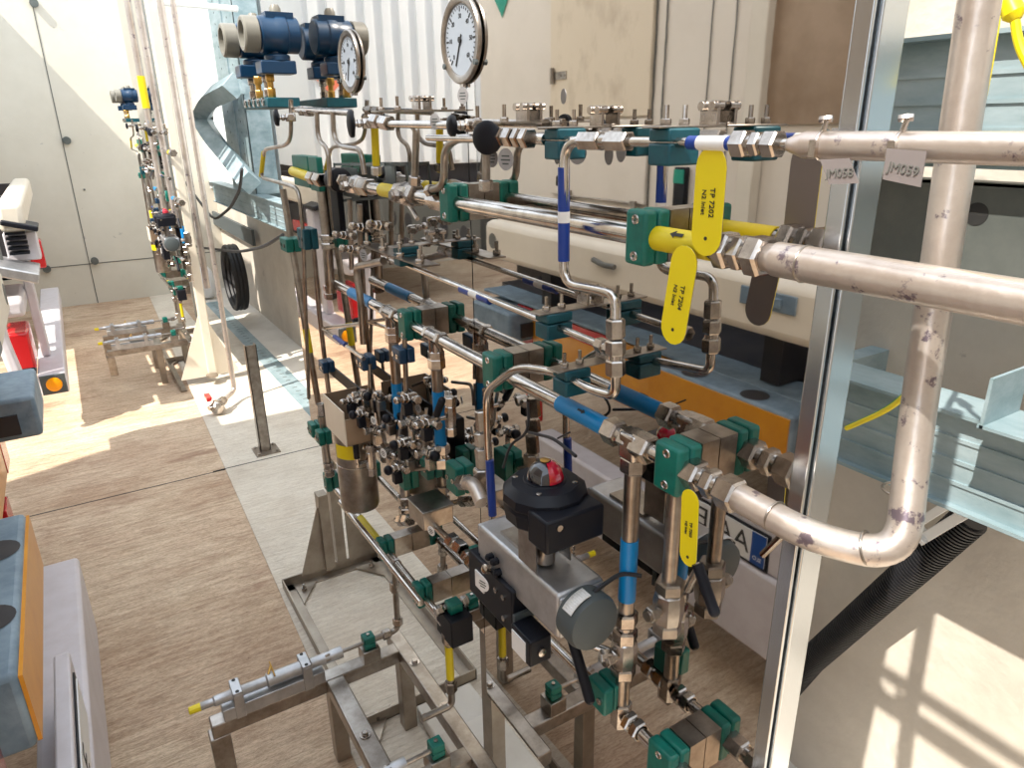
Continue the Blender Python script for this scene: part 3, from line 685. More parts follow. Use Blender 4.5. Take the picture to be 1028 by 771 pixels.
a,c = at(328,368,X=.74),at(412,352,X=.74); MB().box((.735,c.y,a.z-.015),(.742,a.y,a.z+.025)).build('rail','black',t)
t = T('cross_tube','small bent tube with blue band between the slim risers','tube',at(345,350,X=.70),None,True)
MB().tube([at(362,325,X=.72),at(324,330,X=.72),at(365,360,X=.68)],.0068,10,bend=.02).build('tube','steel',t); sleeve(at(336,338,X=.7025),at(347,346.5,X=.694),.008,'blue',t)
t,P = riser([(322,405),(326,440),(331,478)],.013,'second riser with union inside the outer left riser',X=.69); coupling(P[0],P[0]+V((0,0,-.05)),.02,t,k=1); coupling(P[2]+V((0,0,.06)),P[2],.02,t,k=2)
riser([(327,365),(331,395)],.006,'thin tube under the leftmost navy clamp',X=.70); riser([(371,365),(372,400)],.007,'thin tube under the second navy clamp',X=.70); riser([(406,340),(408,395)],.007,'thin tube through the right navy clamp',X=.70)

# dark valve cluster plate (360-450, 225-250)
t = T('valve_rail','flat steel rail crowded with studs above the left teal clamp','rail',at(400,246,X=.70),None,True)
P = [at(u,v,X=.70) for u,v in ((365,246),(425,240))]; MB().box((.69,P[1].y,P[0].z-.001),(.74,P[0].y,P[0].z+.003)).build('rail_plate','steel2',t)
b = MB()
for k in range(7):
    y = P[0].y+(P[1].y-P[0].y)*(k+.5)/7; c = V((.70+.03*(k%2),y,P[0].z+.003)); b.hex(c,c+Z_*.012,.010); b.cyl(c,c+Z_*.035,.005,8)
b.build('stud','nut',t)
for i,(u,v,X,l) in enumerate(((345,236,.69,'small knob valve at the left end of the studded rail'),(362,228,.69,'small knob valve above the studded rail, left one'),(380,226,.70,'small knob valve above the studded rail, right one'),(352,250,.68,'small knob valve below the studded rail'))):
    knob_valve(at(u,v,X=X),(-1,-.3,.2),.012,l,body=.028,m='nut')

# ================================================================== INSTRUMENT CLUSTER, HOOD AND CANISTER
Yh0,Yh1 = at(390,400,X=.78).y, at(327,395,X=.6).y
t = T('sheet_hood','beige steel hood box wrapped around the instrument cluster','enclosure',at(350,450,X=.6),None,True)
A = [at(326,396,X=.60),at(346,398,X=.58),at(378,452,X=.55) ]
q = [at(325,395,X=.66),at(343,396,X=.60),at(347,458,X=.60),at(330,432,X=.66)]
MB().box((.618,2.02,.645),(.622,2.22,.762)).build('panel','cream',t)
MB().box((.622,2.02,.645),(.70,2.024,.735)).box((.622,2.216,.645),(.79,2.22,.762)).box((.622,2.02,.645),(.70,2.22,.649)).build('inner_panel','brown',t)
zt = .64; zb2 = .345; xc_ = .69; ycn = at(360,485,X=xc_).y; R = .066
t = T('filter_canister','brushed steel filter canister with a yellow label hanging below the hood','canister',(xc_,ycn,zb2),None,True)
MB().lathe((xc_,ycn,zt),(0,0,-1),[(0,R*.7),(.004,R),(zt-zb2-.012,R),(zt-zb2-.004,R*.96),(zt-zb2,R*.85)],32).build('vessel','steel2',t)
b = MB()
for k in range(9):
    a0 = math.radians(185+k*7); a1 = math.radians(192+k*7)
    q_ = lambda a,z: (xc_+R*1.02*math.cos(a),ycn+R*1.02*math.sin(a),z)
    b.add([q_(a0,zt-.085),q_(a1,zt-.085),q_(a1,zt-.035),q_(a0,zt-.035)],[(0,1,2,3)])
o = b.build('warning_label','yellow',t)
MB().ring((xc_,ycn,zt-.12),Z_,R,.0018,28).build('seam_ring','nut',t)
# cluster of small needle valves, blocks and loops
spots = [(352,402),(366,396),(382,398),(362,415),(378,432),(392,422),(408,400),(415,425),(424,440),(404,445),(392,455),(412,458),(428,425),(432,455),(372,450),(398,470)]
names = ['beside the hood rim','behind the hood rim','under the navy clamps','above the white round tag','below the white round tag','left of the left drop pipe','right of the left drop pipe','between the drop pipes high up','between the drop pipes low down','just right of the left drop pipe foot','at the left drop pipe foot','above the small green clamp','nearest the middle drop pipe','at the middle drop pipe foot','next to the canister top','lowest in the cluster']
for i,(u,v) in enumerate(spots):
    X = .66+.05*((i*7)%3)/2; ax = [(-1,-.2,.1),(0,-1,.1),(-.6,-.5,.5)][i%3]
    p = at(u,v,X=X); t = knob_valve(p,ax,.010+.004*(i%2),'small steel cluster valve '+names[i],body=.03,m=['nut','black'][i%2])
    MB().box(p+V((-.012,-.012,-.045)),p+V((.012,.012,-.012))).build('base_block',['black','nut','steel2'][i%3],t,bevel=.002)
loops = [[(355,400),(372,392),(375,420),(362,440)],[(378,400),(385,445),(400,450),(404,410)],[(408,400),(412,440),(425,452),(428,410)],[(415,432),(428,436),(431,470),(410,472)],[(345,405),(352,440),(372,446),(374,470)],[(400,395),(418,398),(420,420)]]
for i,l in enumerate(loops):
    P = [at(u,v,X=.70+.02*(i%2)) for u,v in l]
    o = MB().tube(P,.005,8,bend=.03).build('link_tube','steel2'); tag(o,['thin looped tube at the left of the instrument cluster','thin looped tube hugging the left drop pipe','thin looped tube between the drop pipes','thin looped tube at the foot of the middle drop pipe','thin looped tube dropping beside the canister','short thin tube at the top of the instrument cluster'][i],'tube',None,True)
t = T('control_block','black plastic control block inside the hood','block',at(365,420,X=.72),None,True)
p = at(362,415,X=.735); MB().box(p+V((-.02,-.06,-.07)),p+V((.03,.06,.07))).build('block','black',t,bevel=.006)
t = T('control_block','black plastic control block behind the two drop pipes','block',at(418,440,X=.74),None,True)
p = at(416,440,X=.75); MB().box(p+V((-.02,-.07,-.08)),p+V((.02,.08,.06))).build('block','black',t,bevel=.006)
ball_valve(at(452,418,X=.75),Z_,'small ball valve with slanting black grip right of the middle drop pipe',.014,lever=V((0,-.05,.07)))
ball_valve(at(372,462,X=.70),Z_,'small ball valve with upright black grip beside the canister',.014,lever=V((0,.0,.07)))

# ================================================================== MIDDLE AND LOW PIPEWORK
block_clamp(462,478,.735,'green clamp left of the looped tube foot',size=(.055,.06,.08))
t = T('cast_elbow','pale cast elbow joining the green clamp to the looped tube foot','elbow',at(478,495,X=.70),None,True)
MB().tube([at(463,484,X=.72),at(476,486,X=.70),at(484,505,X=.69)],.017,16,bend=.03).build('elbow','pipe',t); coupling(at(463,484,X=.72),at(470,484,X=.71),.021,t,k=1)
t = T('vertical_manifold','tall steel regulator column behind the looped tube','column',at(487,500,X=.72),None,True)
b = MB()
for k,(v0,v1,r) in enumerate(((412,432,.016),(434,448,.018),(450,470,.0165),(470,505,.020))): b.hex(at(483,v0,X=.735),at(485,v1,X=.735),r)
b.build('column','nut',t,angle=30)
block_clamp(410,478,.74,'green clamp at the foot of the left drop pipe',size=(.05,.05,.07)); block_clamp(433,468,.75,'small green clamp at the foot of the middle drop pipe',size=(.05,.05,.06))
t = T('junction_box','flat square steel junction box below the left drop pipe','box',at(430,500,X=.70),None,True)
p = at(432,505,X=.705); MB().box(p+V((-.045,-.05,-.05)),p+V((.045,.05,.004))).build('box','steel2',t,bevel=.003); MB().box(p+V((-.048,-.053,.004)),p+V((.048,.053,.008))).build('lid','steel2',t,bevel=.002)
t = T('cross_tube','steel cross tube with white unions below the junction box','tube',at(450,545,X=.70),None,True)
P = [at(398,522,X=.71),at(425,518,X=.70),at(447,538,X=.70),at(470,560,X=.70),at(486,578,X=.70)]
MB().tube(P,.0095,14).build('tube','steel',t)
for a_,b_,r in (((452,541),(466,553),.021),((468,556),(475,565),.02),((402,522),(412,522),.02)): coupling(at(*a_,X=.70),at(*b_,X=.70),r,t,k=2)
block_clamp(484,560,.73,'green clamp beside the actuator body',size=(.05,.05,.06))
block_clamp(608,694,.72,'green clamp below the right ball valve',size=(.05,.055,.06))
# lowest twin header
zl = .232; XL = .716
yL = lambda u: at(u,490+1.28*(u-340),X=XL).y
t = T('process_pipe','lowest steel header pipe with a yellow band and green clamps','pipe',(XL,2,zl),station=True)
yl0,yl1 = 2.52, at(450,640,X=XL).y
MB().cyl((XL,yl0,zl),(XL,yl1,zl-.0),.013,18).build('pipe','steel',t)
sleeve((XL,at(362,525,X=XL).y,zl),(XL,at(380,548,X=XL).y,zl),.0145,'ytape',t)
tee((XL,at(396,570,X=XL).y,zl),Y_,-Z_,.013,.03,.035,t,'branch_tee')
t = T('process_pipe','parallel low pipe beside the lowest header, nearer the panel','pipe',(.775,2,zl+.02),station=True)
MB().cyl((.66,2.3,zl+.07),(.66,1.6,zl+.07),.0105,16).build('pipe','steel',t)
for (u,v,l) in ((333,488,'green clamp at the far end of the lowest header'),(388,560,'green clamp on the lowest header below the canister'),(424,592,'large green clamp with steel spacer near the low elbow')):
    p = at(u,v,X=XL); pipe_clamp(p.y,zl+.01,l,xc=XL,L=.05,h=.075)
ye = at(396,570,X=XL).y
t = T('elbow_tube','short dropping tube with knuckled unions feeding the far coupling','tube',(XL,ye,zl-.2),None,True)
zE = -.061
MB().tube([(XL,ye,zl-.03),(XL,1.958,zE+.10),(XL,1.958,zE),(XL-.10,1.958,zE)],.0105,14,bend=.03).build('tube','steel2',t)
for q0,q1 in (((XL,1.958,zE+.20),(XL,1.958,zE+.16)),((XL,1.958,zE+.05),(XL,1.958,zE+.02)),((XL-.03,1.958,zE),(XL-.06,1.958,zE))): coupling(q0,q1,.018,t,k=1)
t = T('elbow_tube','dropping tube with yellow tape feeding the near coupling','tube',(XL,1.54,zl-.3),None,True)
y5 = at(450,640,X=XL).y
MB().tube([(XL,y5+.05,zl),(XL,y5,zl),(XL,y5,-.06),(XL-.10,y5,-.06)],.0108,14,bend=.02).build('tube','steel2',t)
sleeve((XL,y5,zl-.07),(XL,y5,zl-.19),.0122,'ytape',t,'tape_band'); coupling((XL,y5,zl-.02),(XL,y5,zl-.06),.019,t,k=1); coupling((XL,y5,zl-.20),(XL,y5,zl-.24),.019,t,k=1)
coupling((XL,y5+.045,zl),(XL,y5+.01,zl),.018,t,k=1)
t = T('regulator_block','dark regulator block with green cap between the low pipes','regulator',at(452,615,X=.76),None,True)
p = at(456,618,X=.735); MB().box(p+V((-.035,-.05,-.07)),p+V((.035,.05,.02))).build('body','black',t,bevel=.004); MB().box(p+V((-.02,-.02,.02)),p+V((.02,.02,.05))).build('cap','green',t,bevel=.003)
b = MB().cyl(p+V((-.05,.01,.03)),p+V((.05,.01,.03)),.010,12); b.hex(p+V((-.055,.01,.03)),p+V((-.03,.01,.03)),.015); b.hex(p+V((.03,.01,.03)),p+V((.05,.01,.03)),.015); b.build('side_port','nut',t)

# ================================================================== FILLING BENCH
def fill_bench(yc, label, groupx):
    t = T('bench_frame',label,'bench',(.45,yc,GZ),None,True); zt = zE-.075
    b = MB()
    b.box((.07,yc-.06,zt-.05),(.72,yc+.0,zt)); b.build('top_beam','frame',t,bevel=.003)
    return t
t = T('bench_frame','welded steel bench frame carrying two filling couplings','bench',(.55,1.75,GZ),None,True)
zt = zE-.07
b = MB().box((.08,1.93,zt-.05),(.74,1.985,zt)).box((.08,1.40,zt-.05),(.74,1.455,zt)); b.build('cross_beam','steel2',t,bevel=.004)
b = MB().box((.70,1.30,zt-.05),(.75,2.05,zt+.002)).box((.44,1.455,zt-.05),(.50,1.93,zt)); b.build('side_beam','steel2',t,bevel=.004)
for x in (.47,.725):
    for y in (1.44,1.955): MB().box((x-.025,y-.025,GZ+.006),(x+.025,y+.025,zt-.05)).build('leg','frame',t,bevel=.003)
MB().box((.07,1.985,zt-.22),(.13,1.93,zt-.05)).box((.07,1.40,zt-.22),(.13,1.455,zt-.05)).build('end_bracket','steel2',t,bevel=.003)
for (x,y) in ((.725,1.62),(.47,1.65),(.725,1.85)): MB().cyl((x,y,zt),(x,y,zt+.004),.017,18).hex((x,y,zt+.004),(x,y,zt+.014),.010).build('bolt','nut',t)
def filler(yc, label, cap):
    t = T('filling_coupling',label,'coupling',(.3,yc,zE-.02),'filling couplings on the benches',True); z = zE
    MB().lathe((.06,yc,z),X_,[(0,.010),(.004,.0125),(.04,.0125),(.045,.0165),(.09,.0165),(.095,.019),(.11,.019),(.115,.0165),(.20,.0165),(.205,.0225),(.34,.0225),(.345,.018),(.41,.018),(.415,.020),(.45,.020)],26).build('barrel','alu',t)
    b = MB(); b.hex((.45,yc,z),(.47,yc,z),.020).hex((.475,yc,z),(.50,yc,z),.017).cyl((.5,yc,z),(.62,yc,z),.0068,10); b.build('tail','steel2',t)
    if cap: MB().lathe((.03,yc,z),X_,[(0,.009),(.002,.012),(.034,.013),(.036,.009)],10).build('dust_cap','yellow',t)
    for x in (.155,.37):
        b = MB().box((x,yc-.036,z+.018),(x+.030,yc+.036,z+.027)); b.box((x,yc+.024,z-.07),(x+.03,yc+.036,z+.018)); b.box((x,yc-.036,z-.07),(x+.03,yc-.024,z+.018)); b.build('saddle','alu',t,bevel=.002)
        b = MB()
        for s in (-1,1): b.lathe((x+.015,yc+s*.028,z+.027),Z_,[(0,.0035),(0,.006),(.001,.006),(.001,.0035)],12)
        b.build('saddle_screw','ink',t)
    b = MB().cyl((.27,yc,z+.022),(.285,yc+.02,z+.036),.004,8); b.cyl((.285,yc-.03,z+.032),(.285,yc+.035,z+.038),.0025,8); b.build('locking_pin','brass',t)
    MB().box((.12,yc-.03,z-.07),(.44,yc+.03,z-.026)).build('mount_rail','alu',t,bevel=.002)
    return t
filler(1.958,'far filling coupling with a yellow dust cap on the bench',True)
filler(1.43,'near filling coupling at the bottom edge of the photo',True)
for (y,l) in ((1.958,'small green clamp on the tube behind the far coupling'),(1.43,'small green clamp on the tube behind the near coupling')):
    t = T('pipe_clamp',l,'clamp',(.6,y,zt),None,True)
    MB().box((.585,y-.02,zE-.02),(.625,y+.02,zE)).box((.585,y-.02,zE+.001),(.625,y+.02,zE+.026)).build('clamp_half','green',t,bevel=.004)
    MB().box((.575,y-.03,zt),(.635,y+.03,zE-.02)).build('pedestal','steel2',t,bevel=.002)
    MB().cyl((.605,y,zE+.026),(.605,y,zE+.031),.006,10).build('screw','nut',t)
for (q0,q1,h,l) in ((1.05,1.42,.10,'pale precast kerb block at the very bottom edge of the photo'),(1.43,1.77,.10,'pale precast kerb block in the middle of the kerb under the panel'),(1.79,1.97,.06,'low pale precast kerb block behind the yellow taped tube')):
    o = MB().box((.765,q0,GZ+.007),(.992,q1,GZ+h)).build('kerb_block','slab',bevel=.006); tag(o,l,'kerb','kerb blocks under the panel')

# ================================================================== ACTUATED VALVE
A0 = at(547,530,X=.64); ax = V((0,-1,0)); 
t = T('valve_actuator','grey aluminium pneumatic valve actuator in front of the panel','actuator',at(545,600,X=.68),None,True)
zc = at(545,590,X=.66).z+.03; yc = at(545,590,X=.66).y+.02
MB().box((.61,yc-.14,zc-.05),(.715,yc+.15,zc+.045)).build('body','alu',t,bevel=.008)
MB().box((.613,yc-.146,zc-.045),(.712,yc-.14,zc+.04)).box((.613,yc+.15,zc-.045),(.712,yc+.158,zc+.04)).build('end_plate','alu',t,bevel=.004)
b = MB().box((.63,yc-.02,zc+.045),(.70,yc+.09,zc+.052)); b.build('top_plate','steel2',t)
b = MB()
for (dy,dz) in ((.07,.0),(.09,.0),(.06,-.02)): b.lathe((.61,yc+dy,zc+dz),(-1,0,0),[(0,.008),(.012,.008),(.016,.004)],10)
b.build('stop_screw','black',t)
MB().lathe((.65,yc-.146,zc+.006),(0,-1,0),[(0,.045),(.006,.052),(.04,.054),(.052,.050),(.056,.04),(.058,.006)],36).build('end_cap','grey',t,label='round dark grey end cap')
# spring-return cap facing the camera with white cable-tie label
q = V((.66,yc-.20,zc)); 
t2 = T('cable_marker','white cable marker strapped over the round grey end cap','label',q+V((0,0,.05)),None,False)
b = MB(); n=12; pts=[]
for k in range(n):
    a = math.radians(95+50*k/(n-1)) ; pts.append((.65+.0575*math.cos(a), zc+.006+.0575*math.sin(a)))
for k in range(n-1):
    (xa,za),(xb,zb_) = pts[k],pts[k+1]; b.add([(xa,yc-.19,za),(xb,yc-.19,zb_),(xb,yc-.165,zb_),(xa,yc-.165,za)],[(0,1,2,3)])
o = b.build('strip','white',t2); o.modifiers.new('solid','SOLIDIFY').thickness = .0015
b = MB(); b.tube([(.66,yc-.178,zc+.058),(.72,yc-.178,zc+.075),(.75,yc-.2,zc+.07)],.004,8,bend=.03); b.build('cable','rubber',t2)
# switch box with dome
dc = at(547,478,X=.65); zs = dc.z; ys = dc.y
t = T('limit_switch_box','round black limit switch box with a red dome','switch box',V((.65,ys,zs-.09)),None,True)
Rb = .078
MB().lathe((.65,ys,zs-.072),Z_,[(-.012,Rb*.80),(-.004,Rb*.95),(.026,Rb*1.02),(.030,Rb*.98),(.034,Rb*1.03),(.050,Rb*1.0),(.064,Rb*.80),(.068,Rb*.45)],12,rot=.26).build('housing','black',t,bevel=.003,angle=25)
MB().box((.585,ys-.10,zs-.092),(.71,ys-.04,zs-.028)).build('terminal_cover','black',t,bevel=.005)
MB().lathe((.65,ys,zs-.006),Z_,[(0,.041),(.003,.039),(.003,.035)],28).build('dome_collar','black',t)
MB().sphere((.65,ys,zs-.002),.034,24,half=-.01).build('dome','glassblk',t)
b = MB(); 
for i in range(6):
    for j in range(8):
        a0,a1 = math.radians(-110+i*22),math.radians(-110+(i+1)*22); e0,e1 = math.radians(j*9),math.radians((j+1)*9)
        f = lambda a,e: (.65+.0346*math.cos(e)*math.cos(a), ys+.0346*math.cos(e)*math.sin(a), zs-.002+.0346*math.sin(e))
        b.add([f(a0,e0),f(a1,e0),f(a1,e1),f(a0,e1)],[(0,1,2,3)])
b.build('indicator_window','glasscap',t,label='red indicator window of the dome')
MB().lathe((.65,ys,zs+.032),Z_,[(0,.009),(.001,.009),(.0015,.004)],16).build('indicator_top','brass',t)
b = MB()
for k in range(4):
    a = math.radians(45+90*k); c = V((.65+.055*math.cos(a),ys+.055*math.sin(a),zs-.010)); b.lathe(c,Z_,[(0,.0055),(.004,.0055),(.005,.003)],12)
b.lathe((.61,ys-.10,zs-.042),(0,-1,0),[(0,.006),(.005,.006)],10)
b.build('lid_screw','nut',t)
MB().cyl((.65,ys,zc+.05),(.65,ys,zs-.07),.020,18).box((.61,ys-.03,zs-.085),(.69,ys+.03,zs-.080)).box((.61,ys-.03,zc+.052),(.613,ys+.03,zs-.08)).box((.687,ys-.03,zc+.052),(.69,ys+.03,zs-.08)).build('mounting_bracket','steel2',t)
t2 = T('signal_cable','thin black cable looping from the panel over the switch box','cable',(.70,ys,zs),None,False)
MB().tube([at(530,404,X=.72),at(531,434,X=.70),at(512,446,X=.69),at(505,470,X=.67)],.003,8,bend=.03).tube([at(531,434,X=.70),at(556,440,X=.68),at(578,458,X=.67)],.0032,8,bend=.03).tube([at(560,440,X=.68),at(572,434,X=.67)],.0018,6).build('cable','rubber',t2)
# solenoid block beside the actuator
ps = at(508,607,X=.63)
zs1, ys1 = zc-.03, yc-.02
t = T('solenoid_valve','black solenoid valve block with a green printed label beside the actuator','solenoid',ps,None,True)
MB().box((.60,ys1+.02,zs1-.105),(.645,ys1+.20,zs1-.0)).build('block','black',t,bevel=.004)
MB().box((.597,ys1+.13,zs1-.07),(.600,ys1+.165,zs1-.03)).build('label_plate','white',t)
b = MB()
for (dy,dz) in ((.05,-.03),(.08,-.03),(.05,-.08)): b.lathe((.60,ys1+dy,zs1+dz),(-1,0,0),[(0,.006),(.004,.006),(.005,.003)],10)
b.lathe((.60,ys1+.11,zs1-.0),(-1,0,.6),[(0,.010),(.012,.010),(.014,.006)],12); b.build('screw','nut',t)
t = T('connector_plug','black cable connector plug with pale printed label','connector',ps,None,True)
MB().box((.59,ys1-.06,zs1-.12),(.64,ys1+.01,zs1-.06)).build('plug','black',t,bevel=.004); MB().box((.588,ys1-.045,zs1-.115),(.590,ys1+.003,zs1-.07)).build('label_plate','white',t)
MB().box((.60,ys1+.01,zs1-.125),(.645,ys1+.018,zs1-.05)).build('gasket','grey',t); MB().lathe((.615,ys1-.06,zs1-.09),(0,-1,0),[(0,.009),(.006,.009),(.008,.004)],12).build('screw','nut',t)

# ---- right-hand valve group below the drop pipe
zv = at(632,650,X=XA).z
t = ball_valve((XA,y3,zat(632,652,y3)),Z_,'steel ball valve on the right drop pipe with long black handle',.023)
h0 = at(574,640,X=.67); h1 = at(592,702,X=.67)
b = MB().cyl((XA-.02,y3,zat(632,650,y3)),h0,.008,12); b.hex((XA-.05,y3+.01,zat(632,650,y3)),(XA-.03,y3,zat(632,650,y3)),.013); b.build('handle_stem','nut',t)
b = MB().cyl(h0,h1,.0105,14); b.sphere(h1,.0105,10); b.build('handle_grip','black',t)
t = ball_valve((XA+.015,y3-.09,zat(690,600,y3-.09)),Z_,'dark ball valve with slanting black handle below the short yellow tag',.024,m='steel2')
b = MB().cyl(at(700,566,X=.70),at(717,614,X=.70),.0088,14); b.sphere(at(717,614,X=.70),.0088,10); b.build('handle_grip','black',t); MB().cyl(at(702,568,X=.70),at(690,592,X=.72),.006,10).build('handle_stem','nut',t)
t = T('drop_pipe','dark drop pipe behind the short yellow tag','pipe',(XA+.015,y3-.09,.8),None,False)
MB().cyl((XA+.012,y3-.09,ZB-.03),(XA+.012,y3-.09,zat(690,590,y3-.09)),.0128,18).build('pipe','steel2',t)
zq = .56
t = T('process_pipe','lowest right pipe passing through the bottom green clamp','pipe',(XA,.8,zq),None,False)
p = at(620,712,X=XA); zq = p.z
MB().cyl((XA,p.y+.28,zq),(XA,.45,zq),.0125,18).build('pipe','steel',t)
coupling((XA,p.y+.06,zq),(XA,p.y-.0,zq),.021,t,k=2); coupling((XA,at(735,800,X=XA).y+.0,zq),(XA,at(700,775,X=XA).y+.045,zq),.021,t,k=3)
coupling((XA,p.y-.03,zq),(XA,p.y-.07,zq),.021,t,k=2)
pc = at(672,748,X=XA); pipe_clamp(pc.y,zq,'green pipe clamp lowest on the panel, under the right valves',L=.06,h=.085)

# ================================================================== RIGHT SIDE: BEAMS, CONDUIT, CABLES
XG = 1.45
def cbeam(z0, z1, y0, y1, label, X=XG, d=.09, lip=.02):
    t = T('wall_beam',label,'beam',(X,(y0+y1)/2,z0))
    b = MB().box((X,y0,z0),(X+.006,y1,z1)).box((X-.0,y0,z1),(X+d,y1,z1+.006)).box((X,y0,z0-.006),(X+d,y1,z0)).box((X-.03,y0,z1+.006-.008),(X,y1,z1+.006)).box((X-.018,y0,z0+.004),(X,y1,z0+.012))
    for f in (.28,.5,.72): b.box((X-.004,y0,z0+(z1-z0)*f-.004),(X,y1,z0+(z1-z0)*f+.004))
    b.build('beam','galv',t)
    b = MB()
    for yy in range(int(y0*1),int(y1)+1): b.box((X+.006,yy,z0+.02),(1.78,yy+.05,z1-.02))
    b.build('wall_fixing','galv',t); return t
cbeam(.835,1.045,-.8,8.6,'lower galvanised steel channel beam along the right wall')
cbeam(1.515,1.735,-.8,1.4,'upper galvanised steel channel beam behind the panel edge')
o = MB().box((1.50,-.8,1.31),(1.506,1.4,1.48)).box((1.50,-.8,1.475),(1.55,1.4,1.482)).build('shade_plate','galvd'); tag(o,'smooth sheet in shade-dark grey between the two galvanised beams on the right','plate')  # plate whose dark grey also holds the shade under the upper beam
hp = at(980,215,X=1.499); o = MB().lathe(hp,X_,[(0,.001),(0,.022),(.0009,.022)],24).build('cable_hole','ink'); tag(o,'round black hole in the grey sheet right of the thick riser','hole')
# angle bracket at right edge
o = MB().box((1.32,.40,1.075),(1.45,.56,1.081)).box((1.32,.55,1.075),(1.45,.556,1.17)).build('angle_bracket','galv'); tag(o,'small galvanised angle bracket standing on the lower beam at right','bracket')
# corrugated conduit and saddle
cpts = [at(975,520,X=1.62),at(930,560,X=1.62),at(880,604,X=1.63),at(815,662,X=1.66),at(770,715,X=1.70)]
t = T('corrugated_conduit','black corrugated conduit running diagonally up the sunlit wall','conduit',cpts[2])
L=sum((cpts[i+1]-cpts[i]).length for i in range(4)); fine=[]
for i in range(4):
    k = max(2,int((cpts[i+1]-cpts[i]).length/.0045))
    for j in range(k): fine.append(cpts[i].lerp(cpts[i+1],j/k))
fine = [V(fine[0])]+[ (fine[i-1]+fine[i]*2+fine[i+1])/4 for i in range(1,len(fine)-1)]
MB().tube(fine,lambda i: .040 if (i//2)%2 else .033,20,bend=0,seg=1).build('conduit','rubber',t,angle=80)
t = T('conduit_saddle','white steel saddle clamp gripping the corrugated conduit','clamp',at(950,530,X=1.58))
a = at(928,540,X=1.585); c = at(968,516,X=1.585); d=(c-a).normalized(); s=d.cross(X_)
MB().obox((a+c)/2+s*-.0,d,s,X_,((c-a).length/2,.012,.005)).obox((a+c)/2+s*.034,d,s,X_,((c-a).length/2,.010,.005)).obox(a+s*.016,d,s,X_,(.006,.028,.02)).obox(c+s*.016,d,s,X_,(.006,.028,.02)).build('saddle','white',t,bevel=.002)
# earth cables
t = T('earth_cable','green and yellow earth cable running behind the thick riser pipe','cable',at(960,200,X=1.2))
pts = [at(1008,-40,X=1.1),at(996,50,X=1.1),at(972,170,X=1.1),at(957,285,X=1.1),at(938,362,X=1.15),at(900,408,X=1.3),at(850,430,X=1.4)]
MB().tube(pts,.0055,10,bend=.1).build('core','yellow',t); MB().tube([p+V((.003,.0035,0)) for p in pts],.0045,10,bend=.1).build('green_stripe','greenw',t)
t = T('yellow_cable','yellow cable with a thick yellow connector at the top right corner','cable',at(1020,20,X=1.0))
MB().tube([at(1018,12,X=1.0),at(1022,45,X=1.0),at(1040,80,X=1.0)],.0055,10,bend=.05).build('cable','yellow',t); MB().lathe(at(1004,-20,X=1.0),at(1018,14,X=1.0)-at(1004,-20,X=1.0),[(0,.009),(.045,.0125),(.05,.009),(.053,.006)],14).build('connector','yellow',t)

# ================================================================== LEFT REAR: COLUMN, KNEE, TRAYS, COILS, POST, CHANNEL
b = MB()
for (x0,y0,x1,y1) in ((1.46,7.2,1.47,7.75),): b.box((x0,y0,GZ),(x1,y1,3.6))
b.box((1.46,7.2,GZ),(1.6,7.21,3.6)); b.box((1.46,7.74,GZ),(1.6,7.75,3.6))
o = b.build('steel_column','galv'); 
t = T('steel_column','perforated galvanised steel column rising behind the transmitters','column',(1.46,6.6,GZ)); bpy.data.objects.remove(o)
yy0,yy1 = at(258,40,X=1.46).y, at(212,40,X=1.46).y
yy0,yy1 = 6.6,7.55
MB().box((1.46,yy0,1.05),(1.466,yy1,3.6)).box((1.46,yy0,1.05),(1.66,yy0+.006,3.6)).box((1.45,yy0+.42*(yy1-yy0),1.05),(1.46,yy0+.5*(yy1-yy0),3.6)).build('profile','galv',t)
b = MB()
for k in range(26):
    for f in (.25,.75): b.lathe((1.4585,yy0+f*(yy1-yy0),1.2+k*.09),X_,[(0,.001),(0,.009),(.001,.009)],8)
b.build('punched_holes','ink',t,kind='stuff')
t = T('knee_brace','curved galvanised knee brace bending from the beam to the column','brace',at(215,120,X=1.42))
b = MB(); kp = [(236,86),(212,98),(201,118),(214,140),(236,165),(250,184)]
P = [at(u,v,X=1.30) for u,v in kp]; b.tube([V((1.30,q.y,q.z)) for q in P],.095,4,bend=.25,seg=5); b.build('brace','galv',t,bevel=.01); pk = P[0]; MB().box((1.33,pk.y-.05,pk.z-.06),(1.36,6.70,pk.z+.03)).box((1.33,6.66,pk.z-.06),(1.447,6.70,pk.z+.03)).build('bolted_lug','galv',t)
o = MB().box((1.30,6.2,.62),(1.78,6.26,.82)).build('cable_tray','chassis') ; bpy.data.objects.remove(o)
for (a_,c_,X,l) in (((186,178),(240,192),1.72,'dark grey cable tray, upper one on the white cladding'),((202,218),(252,231),1.70,'dark grey cable tray, lower one beside the beam')):
    p0,p1 = at(*a_,X=X),at(*c_,X=X); o = MB().box((X,p1.y,p1.z),(X+.03,p0.y,p0.z)).build('cable_tray','grey'); tag(o,l,'tray')
for pts,l in (([(186,183),(215,222),(232,208),(241,190),(243,170)],'black cable drooping from the beam to the upper tray'),([(188,246),(205,249),(240,253),(265,248),(284,236)],'black cable drooping low between the rear rack and the beam')):
    o = MB().tube([at(u,v,X=1.15) for u,v in pts],.012,10,bend=.3).build('black_cable','rubber'); tag(o,l,'cable')
pcoil = at(232,279,X=1.45); t = T('hose_coil','coil of black hose hanging on the right wall near the rear rack','hose',pcoil)
for k in range(3):
    MB().ring(pcoil+V((.04*k,0,0)),X_,.34,.032,32,8).build('loop','rubber',t)
t = T('clear_sack','crumpled pale plastic sack hanging inside the hose coil','sack',pcoil)
MB().lathe(at(207,282,X=1.4)+V((0,0,-.22)),Z_,[(0,.06),(.06,.11),(.2,.12),(.34,.09),(.42,.04)],9).build('sack','white',t,bevel=.02)
